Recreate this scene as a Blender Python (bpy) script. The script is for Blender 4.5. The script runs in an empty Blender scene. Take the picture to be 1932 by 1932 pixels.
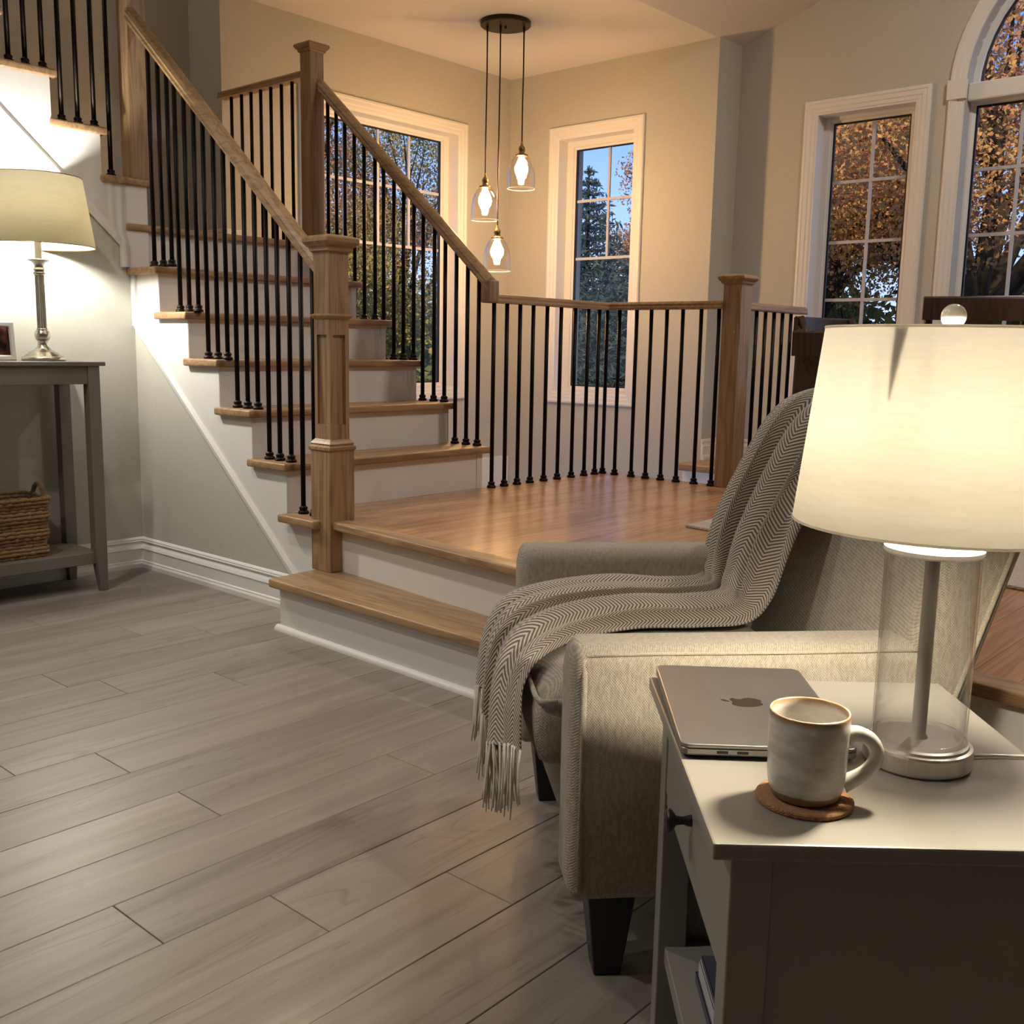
import bpy, math, random
import numpy as np
from mathutils import Matrix, Vector
random.seed(7); RNG = np.random.default_rng(7)
PI = math.pi
scene = bpy.context.scene
COL = scene.collection

# ------------------------------------------------------------------ camera
U = np.array([1749., -278., 1949.]); U /= np.linalg.norm(U)
V = np.array([-2229., -354., 1949.]); V -= U * (U @ V); V /= np.linalg.norm(V)
W = -np.cross(U, V)
if W[1] > 0: W = -W
RW = np.stack([U, V, W])                      # camera (x right, y down, z forward) -> world
cam = bpy.data.cameras.new('camera'); cam.sensor_width = 36.0; cam.sensor_fit = 'HORIZONTAL'
cam.lens = 36.0 * 1949.0 / 1932.0
cam.clip_start = 0.02; cam.clip_end = 300
camo = bpy.data.objects.new('camera', cam); COL.objects.link(camo)
mw = Matrix.Identity(4)
for i in range(3):
    mw[i][0] = RW[i][0]; mw[i][1] = -RW[i][1]; mw[i][2] = -RW[i][2]
mw[0][3], mw[1][3], mw[2][3] = 0.0, 0.0, 1.0
camo.matrix_world = mw
scene.camera = camo

# ------------------------------------------------------------------ world, view
scene.view_settings.view_transform = 'Standard'
scene.view_settings.look = 'None'
scene.view_settings.gamma = 1.0
scene.view_settings.use_curve_mapping = False
scene.view_settings.exposure = 0.0
scene.cycles.use_denoising = True
scene.cycles.max_bounces = 10
scene.cycles.diffuse_bounces = 5
scene.cycles.glossy_bounces = 5
scene.cycles.transparent_max_bounces = 24
scene.cycles.transmission_bounces = 8
scene.cycles.sample_clamp_indirect = 6.0
scene.cycles.caustics_reflective = False
scene.cycles.caustics_refractive = False

world = bpy.data.worlds.new('dusk_sky'); scene.world = world
world.use_nodes = True
nt = world.node_tree; nt.nodes.clear()
tc = nt.nodes.new('ShaderNodeTexCoord'); sp = nt.nodes.new('ShaderNodeSeparateXYZ')
rp = nt.nodes.new('ShaderNodeValToRGB'); bg = nt.nodes.new('ShaderNodeBackground'); ow = nt.nodes.new('ShaderNodeOutputWorld')
nt.links.new(tc.outputs['Generated'], sp.inputs[0]); nt.links.new(sp.outputs['Z'], rp.inputs[0])
nt.links.new(rp.outputs[0], bg.inputs[0]); nt.links.new(bg.outputs[0], ow.inputs[0])
cr = rp.color_ramp
cr.elements[0].position = 0.0; cr.elements[0].color = (0.62, 0.74, 1.0, 1)
cr.elements[1].position = 0.6; cr.elements[1].color = (0.07, 0.22, 0.72, 1)
e = cr.elements.new(0.10); e.color = (0.42, 0.62, 1.0, 1)
e = cr.elements.new(0.25); e.color = (0.14, 0.36, 0.90, 1)
bg.inputs[1].default_value = 1.35

def add_light(kind, name, loc, energy, color, size=0.03, rot=None, **kw):
    l = bpy.data.lights.new(name, kind); l.energy = energy; l.color = color
    if kind == 'SUN': l.angle = size
    elif kind == 'AREA': l.size = size; l.shape = 'DISK'
    else: l.shadow_soft_size = size
    for k, v in kw.items(): setattr(l, k, v)
    o = bpy.data.objects.new(name, l); COL.objects.link(o); o.location = loc
    if rot: o.rotation_euler = rot
    return o
# low evening sun from behind the house: it only reaches the trees outside
sun = add_light('SUN', 'evening_sun', (0, 0, 30), 6.5, (1.0, 0.72, 0.45), 0.03)
sun.rotation_euler = Vector((0.80, 0.36, -0.50)).to_track_quat('-Z', 'Y').to_euler()

P_PEND, P_CONS, P_TABLE, P_CAN = 9.1, 33.0, 44.0, 21.0
WARM, NEUT, TABW = (1.0, 0.58, 0.25), (1.0, 0.95, 0.84), (1.0, 0.88, 0.66)

# ------------------------------------------------------------------ mesh builder
class MB:
    def __init__(self): self.v = []; self.f = []; self.uv = None
    def add(self, vs, fs):
        n = len(self.v); self.v += [tuple(map(float, p)) for p in vs]
        self.f += [tuple(n + i for i in q) for q in fs]; return self
    def hexa(self, p):
        return self.add(p, [(0,3,2,1),(4,5,6,7),(0,1,5,4),(1,2,6,5),(2,3,7,6),(3,0,4,7)])
    def box(self, x0, x1, y0, y1, z0, z1):
        return self.hexa([(x0,y0,z0),(x1,y0,z0),(x1,y1,z0),(x0,y1,z0),(x0,y0,z1),(x1,y0,z1),(x1,y1,z1),(x0,y1,z1)])
    def prism(self, poly, mp, a0, a1):
        n = len(poly)
        vs = [mp(p[0], p[1], a0) for p in poly] + [mp(p[0], p[1], a1) for p in poly]
        fs = [tuple(range(n))[::-1], tuple(range(n, 2*n))]
        fs += [(i, (i+1) % n, n+(i+1) % n, n+i) for i in range(n)]
        return self.add(vs, fs)
    def tube(self, path, r, n=8, caps=True):
        path = [Vector(p) for p in path]; m = len(path)
        rs = r if isinstance(r, (list, tuple)) else [r]*m
        vs = []; prev = None
        for i, p in enumerate(path):
            t = (path[min(i+1, m-1)] - path[max(i-1, 0)]).normalized()
            if prev is None:
                a = Vector((0,0,1)) if abs(t.z) < .9 else Vector((1,0,0))
                nx = t.cross(a).normalized()
            else:
                nx = (prev - t*prev.dot(t)).normalized()
            prev = nx; ny = t.cross(nx)
            for k in range(n):
                a = 2*PI*k/n
                vs.append(p + (nx*math.cos(a) + ny*math.sin(a))*rs[i])
        fs = [(i*n+k, i*n+(k+1) % n, (i+1)*n+(k+1) % n, (i+1)*n+k) for i in range(m-1) for k in range(n)]
        if caps: fs += [tuple(range(n))[::-1], tuple((m-1)*n+k for k in range(n))]
        return self.add(vs, fs)
    def lathe(self, prof, cx=0, cy=0, n=32, sx=1, sy=1):
        m = len(prof); vs = []
        for r, z in prof:
            for k in range(n):
                a = 2*PI*k/n; vs.append((cx + r*sx*math.cos(a), cy + r*sy*math.sin(a), z))
        fs = [(i*n+k, i*n+(k+1) % n, (i+1)*n+(k+1) % n, (i+1)*n+k) for i in range(m-1) for k in range(n)]
        if prof[0][0] > 1e-6: pass
        return self.add(vs, fs)
    def sweep(self, prof, path, side, caps=True):
        """prof: list (s, u) offset along horizontal side / up; path: list of points with per-point mitred side vectors"""
        n = len(prof); vs = []
        for p, s, u in zip(path, side[0], side[1]):
            for a, b in prof: vs.append(Vector(p) + Vector(s)*a + Vector(u)*b)
        m = len(path)
        fs = [(i*n+k, i*n+(k+1) % n, (i+1)*n+(k+1) % n, (i+1)*n+k) for i in range(m-1) for k in range(n)]
        if caps: fs += [tuple(range(n))[::-1], tuple((m-1)*n+k for k in range(n))]
        return self.add(vs, fs)
    def grid(self, pts, nu, nv):
        return self.add(pts, [(j*nu+i, j*nu+i+1, (j+1)*nu+i+1, (j+1)*nu+i) for j in range(nv-1) for i in range(nu-1)])
    def xf(self, M):
        self.v = [tuple(M @ Vector(p)) for p in self.v]; return self
    def build(self, name, mat, parent=None, smooth=False, bevel=0, seg=2, subsurf=0, solid=0, angle=None):
        me = bpy.data.meshes.new(name); me.from_pydata(self.v, [], self.f)
        if self.uv:
            uvl = me.uv_layers.new(name='uv')
            li = np.empty(len(me.loops), dtype=np.int32); me.loops.foreach_get('vertex_index', li)
            uvl.data.foreach_set('uv', np.array(self.uv, dtype=np.float32)[li].ravel())
        me.materials.append(mat)
        import bmesh
        bm = bmesh.new(); bm.from_mesh(me); bmesh.ops.recalc_face_normals(bm, faces=bm.faces); bm.to_mesh(me); bm.free()
        if smooth: me.shade_smooth()
        o = bpy.data.objects.new(name, me); COL.objects.link(o)
        attach(o, parent)
        if solid:
            md = o.modifiers.new('solid', 'SOLIDIFY'); md.thickness = solid; md.offset = 0
        if bevel:
            md = o.modifiers.new('bevel', 'BEVEL'); md.width = bevel; md.segments = seg; md.limit_method = 'ANGLE'; md.angle_limit = 0.6
            if seg > 2: me.shade_smooth()
        if subsurf:
            md = o.modifiers.new('sub', 'SUBSURF'); md.levels = subsurf; md.render_levels = subsurf; me.shade_smooth()
        return o

def wmat(o):
    m = Matrix.Translation(o.location) @ o.rotation_euler.to_matrix().to_4x4()
    if o.parent: m = wmat(o.parent) @ o.matrix_parent_inverse @ m
    return m
def attach(o, parent):
    if parent is not None:
        o.parent = parent; o.matrix_parent_inverse = wmat(parent).inverted()
def tag(o, label=None, cat=None, group=None, kind=None):
    if label: o['label'] = label
    if cat: o['category'] = cat
    if group: o['group'] = group
    if kind: o['kind'] = kind
    return o
def thing(name, loc, label, cat, group=None):
    o = bpy.data.objects.new(name, None); o.empty_display_size = 0.1
    COL.objects.link(o); o.location = loc
    return tag(o, label, cat, group)
def struct(o, label=None): o['kind'] = 'structure'; (label and tag(o, label)); return o

# ------------------------------------------------------------------ materials
def newmat(name):
    m = bpy.data.materials.new(name); m.use_nodes = True
    nt = m.node_tree; b = nt.nodes['Principled BSDF']
    return m, nt, b
def N(nt, t, **kw):
    n = nt.nodes.new(t)
    for k, v in kw.items(): setattr(n, k, v)
    return n
def ramp(nt, fac, stops):
    r = N(nt, 'ShaderNodeValToRGB'); nt.links.new(fac, r.inputs[0])
    els = r.color_ramp.elements
    while len(els) < len(stops): els.new(0.5)
    for e, (p, c) in zip(els, stops): e.position = p; e.color = (*c, 1) if len(c) == 3 else c
    return r.outputs[0]
def coords(nt, scale=(1,1,1), kind='Object', rnd=0.0):
    tc = N(nt, 'ShaderNodeTexCoord'); mp = N(nt, 'ShaderNodeMapping'); mp.inputs['Scale'].default_value = scale
    nt.links.new(tc.outputs[kind], mp.inputs[0])
    if rnd:
        oi = N(nt, 'ShaderNodeObjectInfo'); ml = N(nt, 'ShaderNodeMath', operation='MULTIPLY'); ml.inputs[1].default_value = rnd
        nt.links.new(oi.outputs['Random'], ml.inputs[0])
        cb = N(nt, 'ShaderNodeCombineXYZ')
        for i in range(3): nt.links.new(ml.outputs[0], cb.inputs[i])
        nt.links.new(cb.outputs[0], mp.inputs['Location'])
    return mp.outputs[0]
def noise(nt, vec, scale, detail=4, rough=.5, dist=0.0):
    n = N(nt, 'ShaderNodeTexNoise'); n.inputs['Scale'].default_value = scale; n.inputs['Detail'].default_value = detail
    n.inputs['Roughness'].default_value = rough; n.inputs['Distortion'].default_value = dist
    nt.links.new(vec, n.inputs['Vector']); return n.outputs['Fac']
def bump(nt, b, h, strength=.2, dist=.002):
    bp = N(nt, 'ShaderNodeBump'); bp.inputs['Strength'].default_value = strength; bp.inputs['Distance'].default_value = dist
    nt.links.new(h, bp.inputs['Height']); nt.links.new(bp.outputs[0], b.inputs['Normal'])
def mixc(nt, fac, a, b_, mode='MIX'):
    m = N(nt, 'ShaderNodeMix', data_type='RGBA', blend_type=mode)
    if isinstance(fac, float): m.inputs[0].default_value = fac
    else: nt.links.new(fac, m.inputs[0])
    for s, v in ((6, a), (7, b_)):
        if isinstance(v, tuple): m.inputs[s].default_value = (*v, 1)
        else: nt.links.new(v, m.inputs[s])
    return m.outputs[2]
def srgb(r, g, b):
    f = lambda c: (c/255/12.92) if c/255 <= .04045 else ((c/255+.055)/1.055)**2.4
    return (f(r), f(g), f(b))

def paint(name, col, rough=.6, tex=.015):
    m, nt, b = newmat(name)
    f = noise(nt, coords(nt), 60, 3)
    c2 = tuple(x*(1-tex*3) for x in col)
    nt.links.new(ramp(nt, f, [(.3, c2), (.7, col)]), b.inputs['Base Color'])
    b.inputs['Roughness'].default_value = rough
    bump(nt, b, f, .05, .001); return m
def wood(name, light, dark, axis, rough=.42, scale=1.0, rnd=0.0, bumpy=.12):
    m, nt, b = newmat(name)
    s = [16*scale]*3; s[axis] = 1.1*scale
    v = coords(nt, tuple(s), rnd=rnd)
    n1 = noise(nt, v, 1.0, 3, .5, 1.2)
    wv = N(nt, 'ShaderNodeMath', operation='MULTIPLY'); nt.links.new(n1, wv.inputs[0]); wv.inputs[1].default_value = 9
    fr = N(nt, 'ShaderNodeMath', operation='PINGPONG'); nt.links.new(wv.outputs[0], fr.inputs[0]); fr.inputs[1].default_value = 1
    s2 = [120*scale]*3; s2[axis] = 3*scale
    n2 = noise(nt, coords(nt, tuple(s2), rnd=rnd), 1.0, 2)
    ad = N(nt, 'ShaderNodeMath', operation='ADD'); nt.links.new(fr.outputs[0], ad.inputs[0]); nt.links.new(n2, ad.inputs[1])
    hf = N(nt, 'ShaderNodeMath', operation='MULTIPLY'); nt.links.new(ad.outputs[0], hf.inputs[0]); hf.inputs[1].default_value = .5
    c = ramp(nt, hf.outputs[0], [(.2, dark), (.62, light), (1.0, tuple(min(1, x*1.08) for x in light))])
    if rnd:
        oi = N(nt, 'ShaderNodeObjectInfo')
        tint = ramp(nt, oi.outputs['Random'], [(0, (.86,.86,.86)), (1, (1.1,1.08,1.06))])
        c = mixc(nt, 1.0, c, tint, 'MULTIPLY')
    nt.links.new(c, b.inputs['Base Color'])
    b.inputs['Roughness'].default_value = rough
    bump(nt, b, hf.outputs[0], bumpy, .001); return m
def metal(name, col, rough=.3):
    m, nt, b = newmat(name); b.inputs['Metallic'].default_value = 1
    f = noise(nt, coords(nt, (4,4,180)), 1.0, 2)
    nt.links.new(ramp(nt, f, [(.3, tuple(x*.85 for x in col)), (.7, col)]), b.inputs['Base Color'])
    b.inputs['Roughness'].default_value = rough; return m
def plain(name, col, rough=.5, metallic=0.0, coat=0.0):
    m, nt, b = newmat(name)
    f = noise(nt, coords(nt), 25, 2)
    nt.links.new(ramp(nt, f, [(.3, tuple(x*.93 for x in col)), (.7, col)]), b.inputs['Base Color'])
    b.inputs['Roughness'].default_value = rough; b.inputs['Metallic'].default_value = metallic
    b.inputs['Coat Weight'].default_value = coat; return m
def emit(name, col, strength):
    m, nt, b = newmat(name)
    b.inputs['Base Color'].default_value = (*col, 1)
    b.inputs['Emission Color'].default_value = (*col, 1); b.inputs['Emission Strength'].default_value = strength
    return m
def glass(name, tint=(1,1,1), refl=1.0, rough=0.0, expo=4.5):
    m, nt, b = newmat(name); nt.nodes.remove(b)
    out = nt.nodes['Material Output']
    tr = N(nt, 'ShaderNodeBsdfTransparent'); tr.inputs[0].default_value = (*tint, 1)
    gl = N(nt, 'ShaderNodeBsdfGlossy'); gl.inputs['Roughness'].default_value = rough
    fr = N(nt, 'ShaderNodeLayerWeight'); fr.inputs[0].default_value = .5
    pw = N(nt, 'ShaderNodeMath', operation='POWER'); nt.links.new(fr.outputs['Facing'], pw.inputs[0]); pw.inputs[1].default_value = expo
    ml = N(nt, 'ShaderNodeMath', operation='MULTIPLY_ADD'); nt.links.new(pw.outputs[0], ml.inputs[0]); ml.inputs[1].default_value = .8*refl; ml.inputs[2].default_value = .03*refl
    mx = N(nt, 'ShaderNodeMixShader'); nt.links.new(ml.outputs[0], mx.inputs[0])
    nt.links.new(tr.outputs[0], mx.inputs[1]); nt.links.new(gl.outputs[0], mx.inputs[2])
    nt.links.new(mx.outputs[0], out.inputs[0]); return m
def shade_mat(name, col, trans=.55):
    m, nt, b = newmat(name); nt.nodes.remove(b)
    out = nt.nodes['Material Output']
    v = coords(nt, (40, 40, 260))
    f = noise(nt, v, 1.0, 3, .6)
    v2 = coords(nt, (6, 6, 90)); f2 = noise(nt, v2, 1.0, 3, .7)
    ad = N(nt, 'ShaderNodeMath', operation='MULTIPLY'); nt.links.new(f, ad.inputs[0]); nt.links.new(f2, ad.inputs[1])
    c = ramp(nt, ad.outputs[0], [(.08, tuple(x*.93 for x in col)), (.32, col)])
    d = N(nt, 'ShaderNodeBsdfDiffuse'); t = N(nt, 'ShaderNodeBsdfTranslucent')
    nt.links.new(c, d.inputs[0]); nt.links.new(c, t.inputs[0])
    mx = N(nt, 'ShaderNodeMixShader'); mx.inputs[0].default_value = trans
    nt.links.new(d.outputs[0], mx.inputs[1]); nt.links.new(t.outputs[0], mx.inputs[2])
    nt.links.new(mx.outputs[0], out.inputs[0]); return m

M_WALL = paint('greige_wall_paint', (.52, .51, .46), .75)
M_CEIL = paint('ceiling_paint', (.74, .71, .66), .85)
M_TRIM = paint('white_trim_paint', (.78, .77, .75), .4, .005)
M_OAKX = wood('oak_grain_x', (.40, .25, .130), (.245, .145, .072), 0, bumpy=.03)
M_OAKY = wood('oak_grain_y', (.40, .25, .130), (.245, .145, .072), 1, bumpy=.03)
M_OAKZ = wood('oak_grain_z', (.37, .235, .125), (.225, .135, .068), 2, .45, bumpy=.03)
M_HARD = wood('hardwood_strip', (.50, .28, .145), (.36, .185, .088), 0, .24, .8, 17.0, .04)
def plank_mat():
    m, nt, b = newmat('grey_vinyl_plank')
    R_ = 31.0
    base = noise(nt, coords(nt, (1.1, 16, 16), rnd=R_), 1.0, 4, .6, .6)
    c = ramp(nt, base, [(.30, (.205, .180, .158)), (.52, (.268, .238, .212)), (.75, (.318, .286, .256))])
    n1 = noise(nt, coords(nt, (.75, 6.5, 6.5), rnd=R_), 1.0, 2, .45, 1.6)                 # cathedral figure: contour lines of a stretched noise
    ml = N(nt, 'ShaderNodeMath', operation='MULTIPLY'); nt.links.new(n1, ml.inputs[0]); ml.inputs[1].default_value = 17
    pg = N(nt, 'ShaderNodeMath', operation='PINGPONG'); nt.links.new(ml.outputs[0], pg.inputs[0]); pg.inputs[1].default_value = 1
    msk = noise(nt, coords(nt, (1.0, 5, 5), rnd=R_*1.7), 1.0, 2, .5)
    ln = ramp(nt, pg.outputs[0], [(.0, (.74, .72, .70)), (.22, (1, 1, 1)), (.88, (1, 1, 1)), (1.0, (1.08, 1.08, 1.08))])
    c = mixc(nt, ramp(nt, msk, [(.48, (.12,)*3), (.62, (.95,)*3)]), c, mixc(nt, 1.0, c, ln, 'MULTIPLY'))
    fk = noise(nt, coords(nt, (7, 75, 75), rnd=R_*.6), 1.0, 3, .6)
    c = mixc(nt, 1.0, c, ramp(nt, fk, [(.26, (.70, .68, .66)), (.38, (1, 1, 1))]), 'MULTIPLY')
    oi = N(nt, 'ShaderNodeObjectInfo')
    c = mixc(nt, 1.0, c, ramp(nt, oi.outputs['Random'], [(0, (.86, .86, .86)), (.5, (.98, .97, .96)), (1, (1.10, 1.09, 1.07))]), 'MULTIPLY')
    nt.links.new(c, b.inputs['Base Color']); b.inputs['Roughness'].default_value = .40
    bump(nt, b, fk, .06, .001); return m
M_PLANK = plank_mat()
M_SUB = plain('dark_subfloor', (.06, .05, .042), .9)
M_BLACK = metal('matte_black_iron', (.022, .018, .017), .45)
M_GLASS = glass('window_glass', (.97, .98, 1.0), .9)
M_SPACER = plain('black_glazing_gasket', (.012, .012, .016), .5)
M_MUNT = plain('white_grille_bar', (.62, .62, .66), .5)
M_NICK = metal('brushed_nickel', (.62, .58, .53), .28)
M_NICKL = plain('satin_nickel', (.74, .70, .64), .36, .85)
M_GREY = paint('taupe_grey_lacquer', (.165, .15, .122), .45, .004)
M_TABLE = paint('side_table_lacquer', (.23, .215, .190), .35, .004)
M_DARKLEG = plain('black_stained_wood', (.012, .009, .008), .4)
M_WALNUT = wood('dark_walnut', (.060, .034, .023), (.028, .016, .011), 2, .38)
M_BRONZE = metal('dark_bronze', (.055, .045, .030), .45)
M_BRASS = metal('aged_brass', (.32, .20, .09), .35)

ca_, sa_ = math.cos(math.radians(48)), math.sin(math.radians(48))
def fabric(name, a, b_, sc=420):
    m, nt, b = newmat(name)
    tc = N(nt, 'ShaderNodeTexCoord')
    def thread(px, py, pz, nz):
        dt = N(nt, 'ShaderNodeVectorMath', operation='DOT_PRODUCT'); nt.links.new(tc.outputs['Object'], dt.inputs[0]); dt.inputs[1].default_value = (px, py, pz)
        ml = N(nt, 'ShaderNodeMath', operation='MULTIPLY_ADD'); nt.links.new(nz, ml.inputs[0]); ml.inputs[1].default_value = 5.0; nt.links.new(dt.outputs['Value'], ml.inputs[2])
        sn = N(nt, 'ShaderNodeMath', operation='SINE'); nt.links.new(ml.outputs[0], sn.inputs[0]); return sn.outputs[0]
    k = sc*3.9; nz = noise(nt, coords(nt, (sc*.30, sc*.30, sc*.12)), 1.0, 3, .7)
    ta = thread((sa_+ca_*.7)*k, (-ca_+sa_*.7)*k, 0, nz); tb_ = thread(ca_*.6*k, sa_*.6*k, k*.8, nz)
    pm = N(nt, 'ShaderNodeMath', operation='MULTIPLY'); nt.links.new(ta, pm.inputs[0]); nt.links.new(tb_, pm.inputs[1])
    mm = N(nt, 'ShaderNodeMath', operation='MULTIPLY_ADD'); nt.links.new(pm.outputs[0], mm.inputs[0]); mm.inputs[1].default_value = .34; mm.inputs[2].default_value = .5
    ad = N(nt, 'ShaderNodeMath', operation='ADD'); nt.links.new(mm.outputs[0], ad.inputs[0]); nt.links.new(noise(nt, coords(nt, (sc*.5, sc*.5, sc*.16)), 1.0, 2, .6), ad.inputs[1])
    hf = N(nt, 'ShaderNodeMath', operation='MULTIPLY'); nt.links.new(ad.outputs[0], hf.inputs[0]); hf.inputs[1].default_value = .5
    big = noise(nt, coords(nt), 14, 3)
    c = ramp(nt, hf.outputs[0], [(.36, b_), (.62, a)])
    c = mixc(nt, 1.0, c, ramp(nt, big, [(.3, (.93,.93,.93)), (.7, (1,1,1))]), 'MULTIPLY')
    nt.links.new(c, b.inputs['Base Color'])
    b.inputs['Roughness'].default_value = .95; b.inputs['Sheen Weight'].default_value = .15
    bump(nt, b, hf.outputs[0], .55, .003); return m
M_FAB = fabric('woven_beige_upholstery', (.45, .405, .335), (.245, .213, .17))
M_PIPE = fabric('beige_piping', (.50, .45, .36), (.32, .28, .22), 600)
M_RUG = fabric('pale_rug_pile', (.52, .47, .41), (.33, .28, .25), 160)
M_FRINGE = plain('cream_yarn', (.72, .66, .58), .95)
M_CORK = fabric('cork', (.40, .20, .085), (.22, .10, .04), 700)
M_ROPE = fabric('seagrass_rope', (.34, .20, .085), (.11, .055, .02), 300)

def herringbone():
    m, nt, b = newmat('herringbone_weave')
    tc = N(nt, 'ShaderNodeTexCoord'); sp = N(nt, 'ShaderNodeSeparateXYZ'); nt.links.new(tc.outputs['UV'], sp.inputs[0])
    pp = N(nt, 'ShaderNodeMath', operation='PINGPONG'); nt.links.new(sp.outputs['X'], pp.inputs[0]); pp.inputs[1].default_value = .024
    ad = N(nt, 'ShaderNodeMath', operation='ADD'); nt.links.new(sp.outputs['Y'], ad.inputs[0]); nt.links.new(pp.outputs[0], ad.inputs[1])
    sc = N(nt, 'ShaderNodeMath', operation='MULTIPLY'); nt.links.new(ad.outputs[0], sc.inputs[0]); sc.inputs[1].default_value = 2*PI/.0076
    sn = N(nt, 'ShaderNodeMath', operation='SINE'); nt.links.new(sc.outputs[0], sn.inputs[0])
    ma = N(nt, 'ShaderNodeMath', operation='MULTIPLY_ADD'); nt.links.new(sn.outputs[0], ma.inputs[0]); ma.inputs[1].default_value = .5; ma.inputs[2].default_value = .5
    c = ramp(nt, ma.outputs[0], [(.30, (.135, .11, .09)), (.66, (.60, .545, .465))])
    nt.links.new(c, b.inputs['Base Color']); b.inputs['Roughness'].default_value = .95
    b.inputs['Sheen Weight'].default_value = .2
    bump(nt, b, ma.outputs[0], .6, .002); return m
M_HERR = herringbone()

# ------------------------------------------------------------------ dimensions
ZL = 0.37; RI = 0.1865; RUN = 0.2165
def zt(k): return ZL + RI*k
def yn(k): return 3.14 + RUN*(k-1)
Y_BACK, Y_W1, X_W2, X_W3 = 4.24, 5.14, 5.725, 5.99
Z_BAY = 2.862
def nose_x(y): return 2.296 - 0.105*(2.849 - y)           # front edge of the landing
def nose1_x(y): return 2.079 - 0.030*(2.965 - y)          # front edge of the lowest step

# ------------------------------------------------------------------ floor with planks
fl = MB().box(-5.7, 2.5, -6.1, 4.3, -.06, -.0065).build('floor', M_SUB); struct(fl)
PW = .1722
jx = {0:1.315, 1:1.032, 2:.819, 3:1.62, 4:1.152, 5:.70, 6:1.131, 7:.94, 8:1.68, 9:1.403, 10:1.31, 11:1.913, 12:1.733, 13:1.05, 14:1.55, 15:.9, 16:1.35, 17:1.8}
for n in range(-12, 18):
    y0 = 1.141 + PW*n + .0008; y1 = y0 + PW - .0016
    j = jx.get(n, random.uniform(.3, 1.7)); L = 1.22
    xs = [j + L*k for k in range(-4, 4)]
    for a, b in zip(xs[:-1], xs[1:]):
        a0, b0 = max(a, -2.6) + .0008, min(b, 2.40) - .0008
        if b0 - a0 < .05 or (b0 < 0 and y0 < .8): continue
        if y1 > 4.24: y1 = 4.24
        MB().box(a0, b0, y0, y1, -.0065, 0).build('plank', M_PLANK, fl, bevel=.0012, seg=1)

# ------------------------------------------------------------------ landing (upper hardwood floor)
lp = MB().prism([(nose_x(-3.0)+.045, -6.1), (nose_x(-3.0)+.045, -3.0), (nose_x(3.14)+.045, 3.165), (3.37, 3.165), (4.22, 3.165), (4.22, 2.44), (5.99, 2.44), (5.99, -6.1)],
                lambda x, y, z: (x, y, z), .0, ZL-.012).build('floor_landing', M_TRIM)
struct(lp)
sw = .0905
y = 3.165
row = 0
while y > .2:
    ya, yb = y - sw, y
    xe = 4.30 if ya > 2.40 else 5.97
    x0 = nose_x((ya+yb)/2) + .055
    cuts = [x0]
    c = x0 + random.uniform(.35, 1.3)
    while c < xe - .2: cuts.append(c); c += random.uniform(.9, 1.7)
    cuts.append(xe)
    for a, b in zip(cuts[:-1], cuts[1:]):
        q = nose_x(ya) + .055 if a == x0 else a
        q2 = nose_x(yb) + .055 if a == x0 else a
        MB().prism([(q+.0004, ya+.0004), (b-.0004, ya+.0004), (b-.0004, yb-.0004), (q2+.0004, yb-.0004)],
                   lambda x, y, z: (x, y, z), ZL-.012, ZL-.0004).build('plank', M_HARD, lp)
    y -= sw; row += 1
MB().prism([(nose_x(.2)+.075, -3.0), (5.97, -3.0), (5.97, y), (nose_x(y)+.075, y)], lambda x, y, z: (x, y, z), ZL-.012, ZL).build('plank', M_HARD, lp)

# ------------------------------------------------------------------ staircase (one thing)
st = thing('staircase', (2.4, 3.2, 0), 'white and oak staircase with open ends, turning left at an upper landing', 'staircase')
def tread(poly, ztop, mat, th=.03):
    return MB().prism(poly, lambda x, y, z: (x, y, z), ztop-th, ztop).build('tread', mat, st, bevel=.007, seg=3)
# lowest step
tread([(nose1_x(2.968), 2.968), (2.36, 2.985), (2.36, -.2), (nose1_x(-.2), -.2)], .185, M_OAKY)
MB().prism([(nose1_x(2.945)+.034, 2.945), (2.5, 2.945), (2.5, -.2), (nose1_x(-.2)+.034, -.2)], lambda x, y, z: (x, y, z), 0, .156).build('riser', M_TRIM, st)
qr = [(0, 0)] + [(-.019*math.cos(a), .019*math.sin(a)) for a in np.linspace(0, PI/2, 6)]
pth = [(nose1_x(2.965)+.034, 2.958, 0), (nose1_x(-.2)+.034, -.2, 0)]
MB().sweep(qr, pth, ([(1,0,0)]*2, [(0,0,1)]*2)).build('shoe_moulding', M_TRIM, st, smooth=False)
# landing nosing and the riser below it
tread([(nose_x(2.93), 2.93), (nose_x(2.93)+.0785, 2.93), (nose_x(-2)+.0785, -2), (nose_x(-2), -2)], ZL, M_OAKY)
tread([(2.262, 3.165), (2.40, 3.165), (2.40, 2.90), (2.262, 2.95)], ZL-.0005, M_OAKY)
MB().prism([(nose_x(2.93)+.045, 2.93), (nose_x(2.93)+.06, 2.93), (nose_x(-2)+.06, -2), (nose_x(-2)+.045, -2)], lambda x, y, z: (x, y, z), .185, ZL-.03).build('riser', M_TRIM, st)
for k in range(1, 6):
    tread([(2.283, yn(k)), (3.405, yn(k)), (3.405, yn(k)+RUN+.03), (2.283, yn(k)+RUN+.03)], zt(k), M_OAKX)
for k in range(1, 7):
    MB().box(2.3105, 3.365, yn(k)+.0235, yn(k)+.045, zt(k-1), zt(k)-.03).build('riser', M_TRIM, st)
    MB().box(3.335, 3.369, yn(k)+.020, yn(k)+.03, zt(k-1), zt(k)-.03).build('riser_trim', M_TRIM, st)
tread([(2.283, yn(6)), (3.405, yn(6)), (3.405, 5.14), (2.283, 5.45)], zt(6), M_OAKX)
MB().box(2.30, 3.36, yn(6)+.03, 5.4, zt(6)-.25, zt(6)-.031).build('landing_joist', M_TRIM, st)
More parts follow.
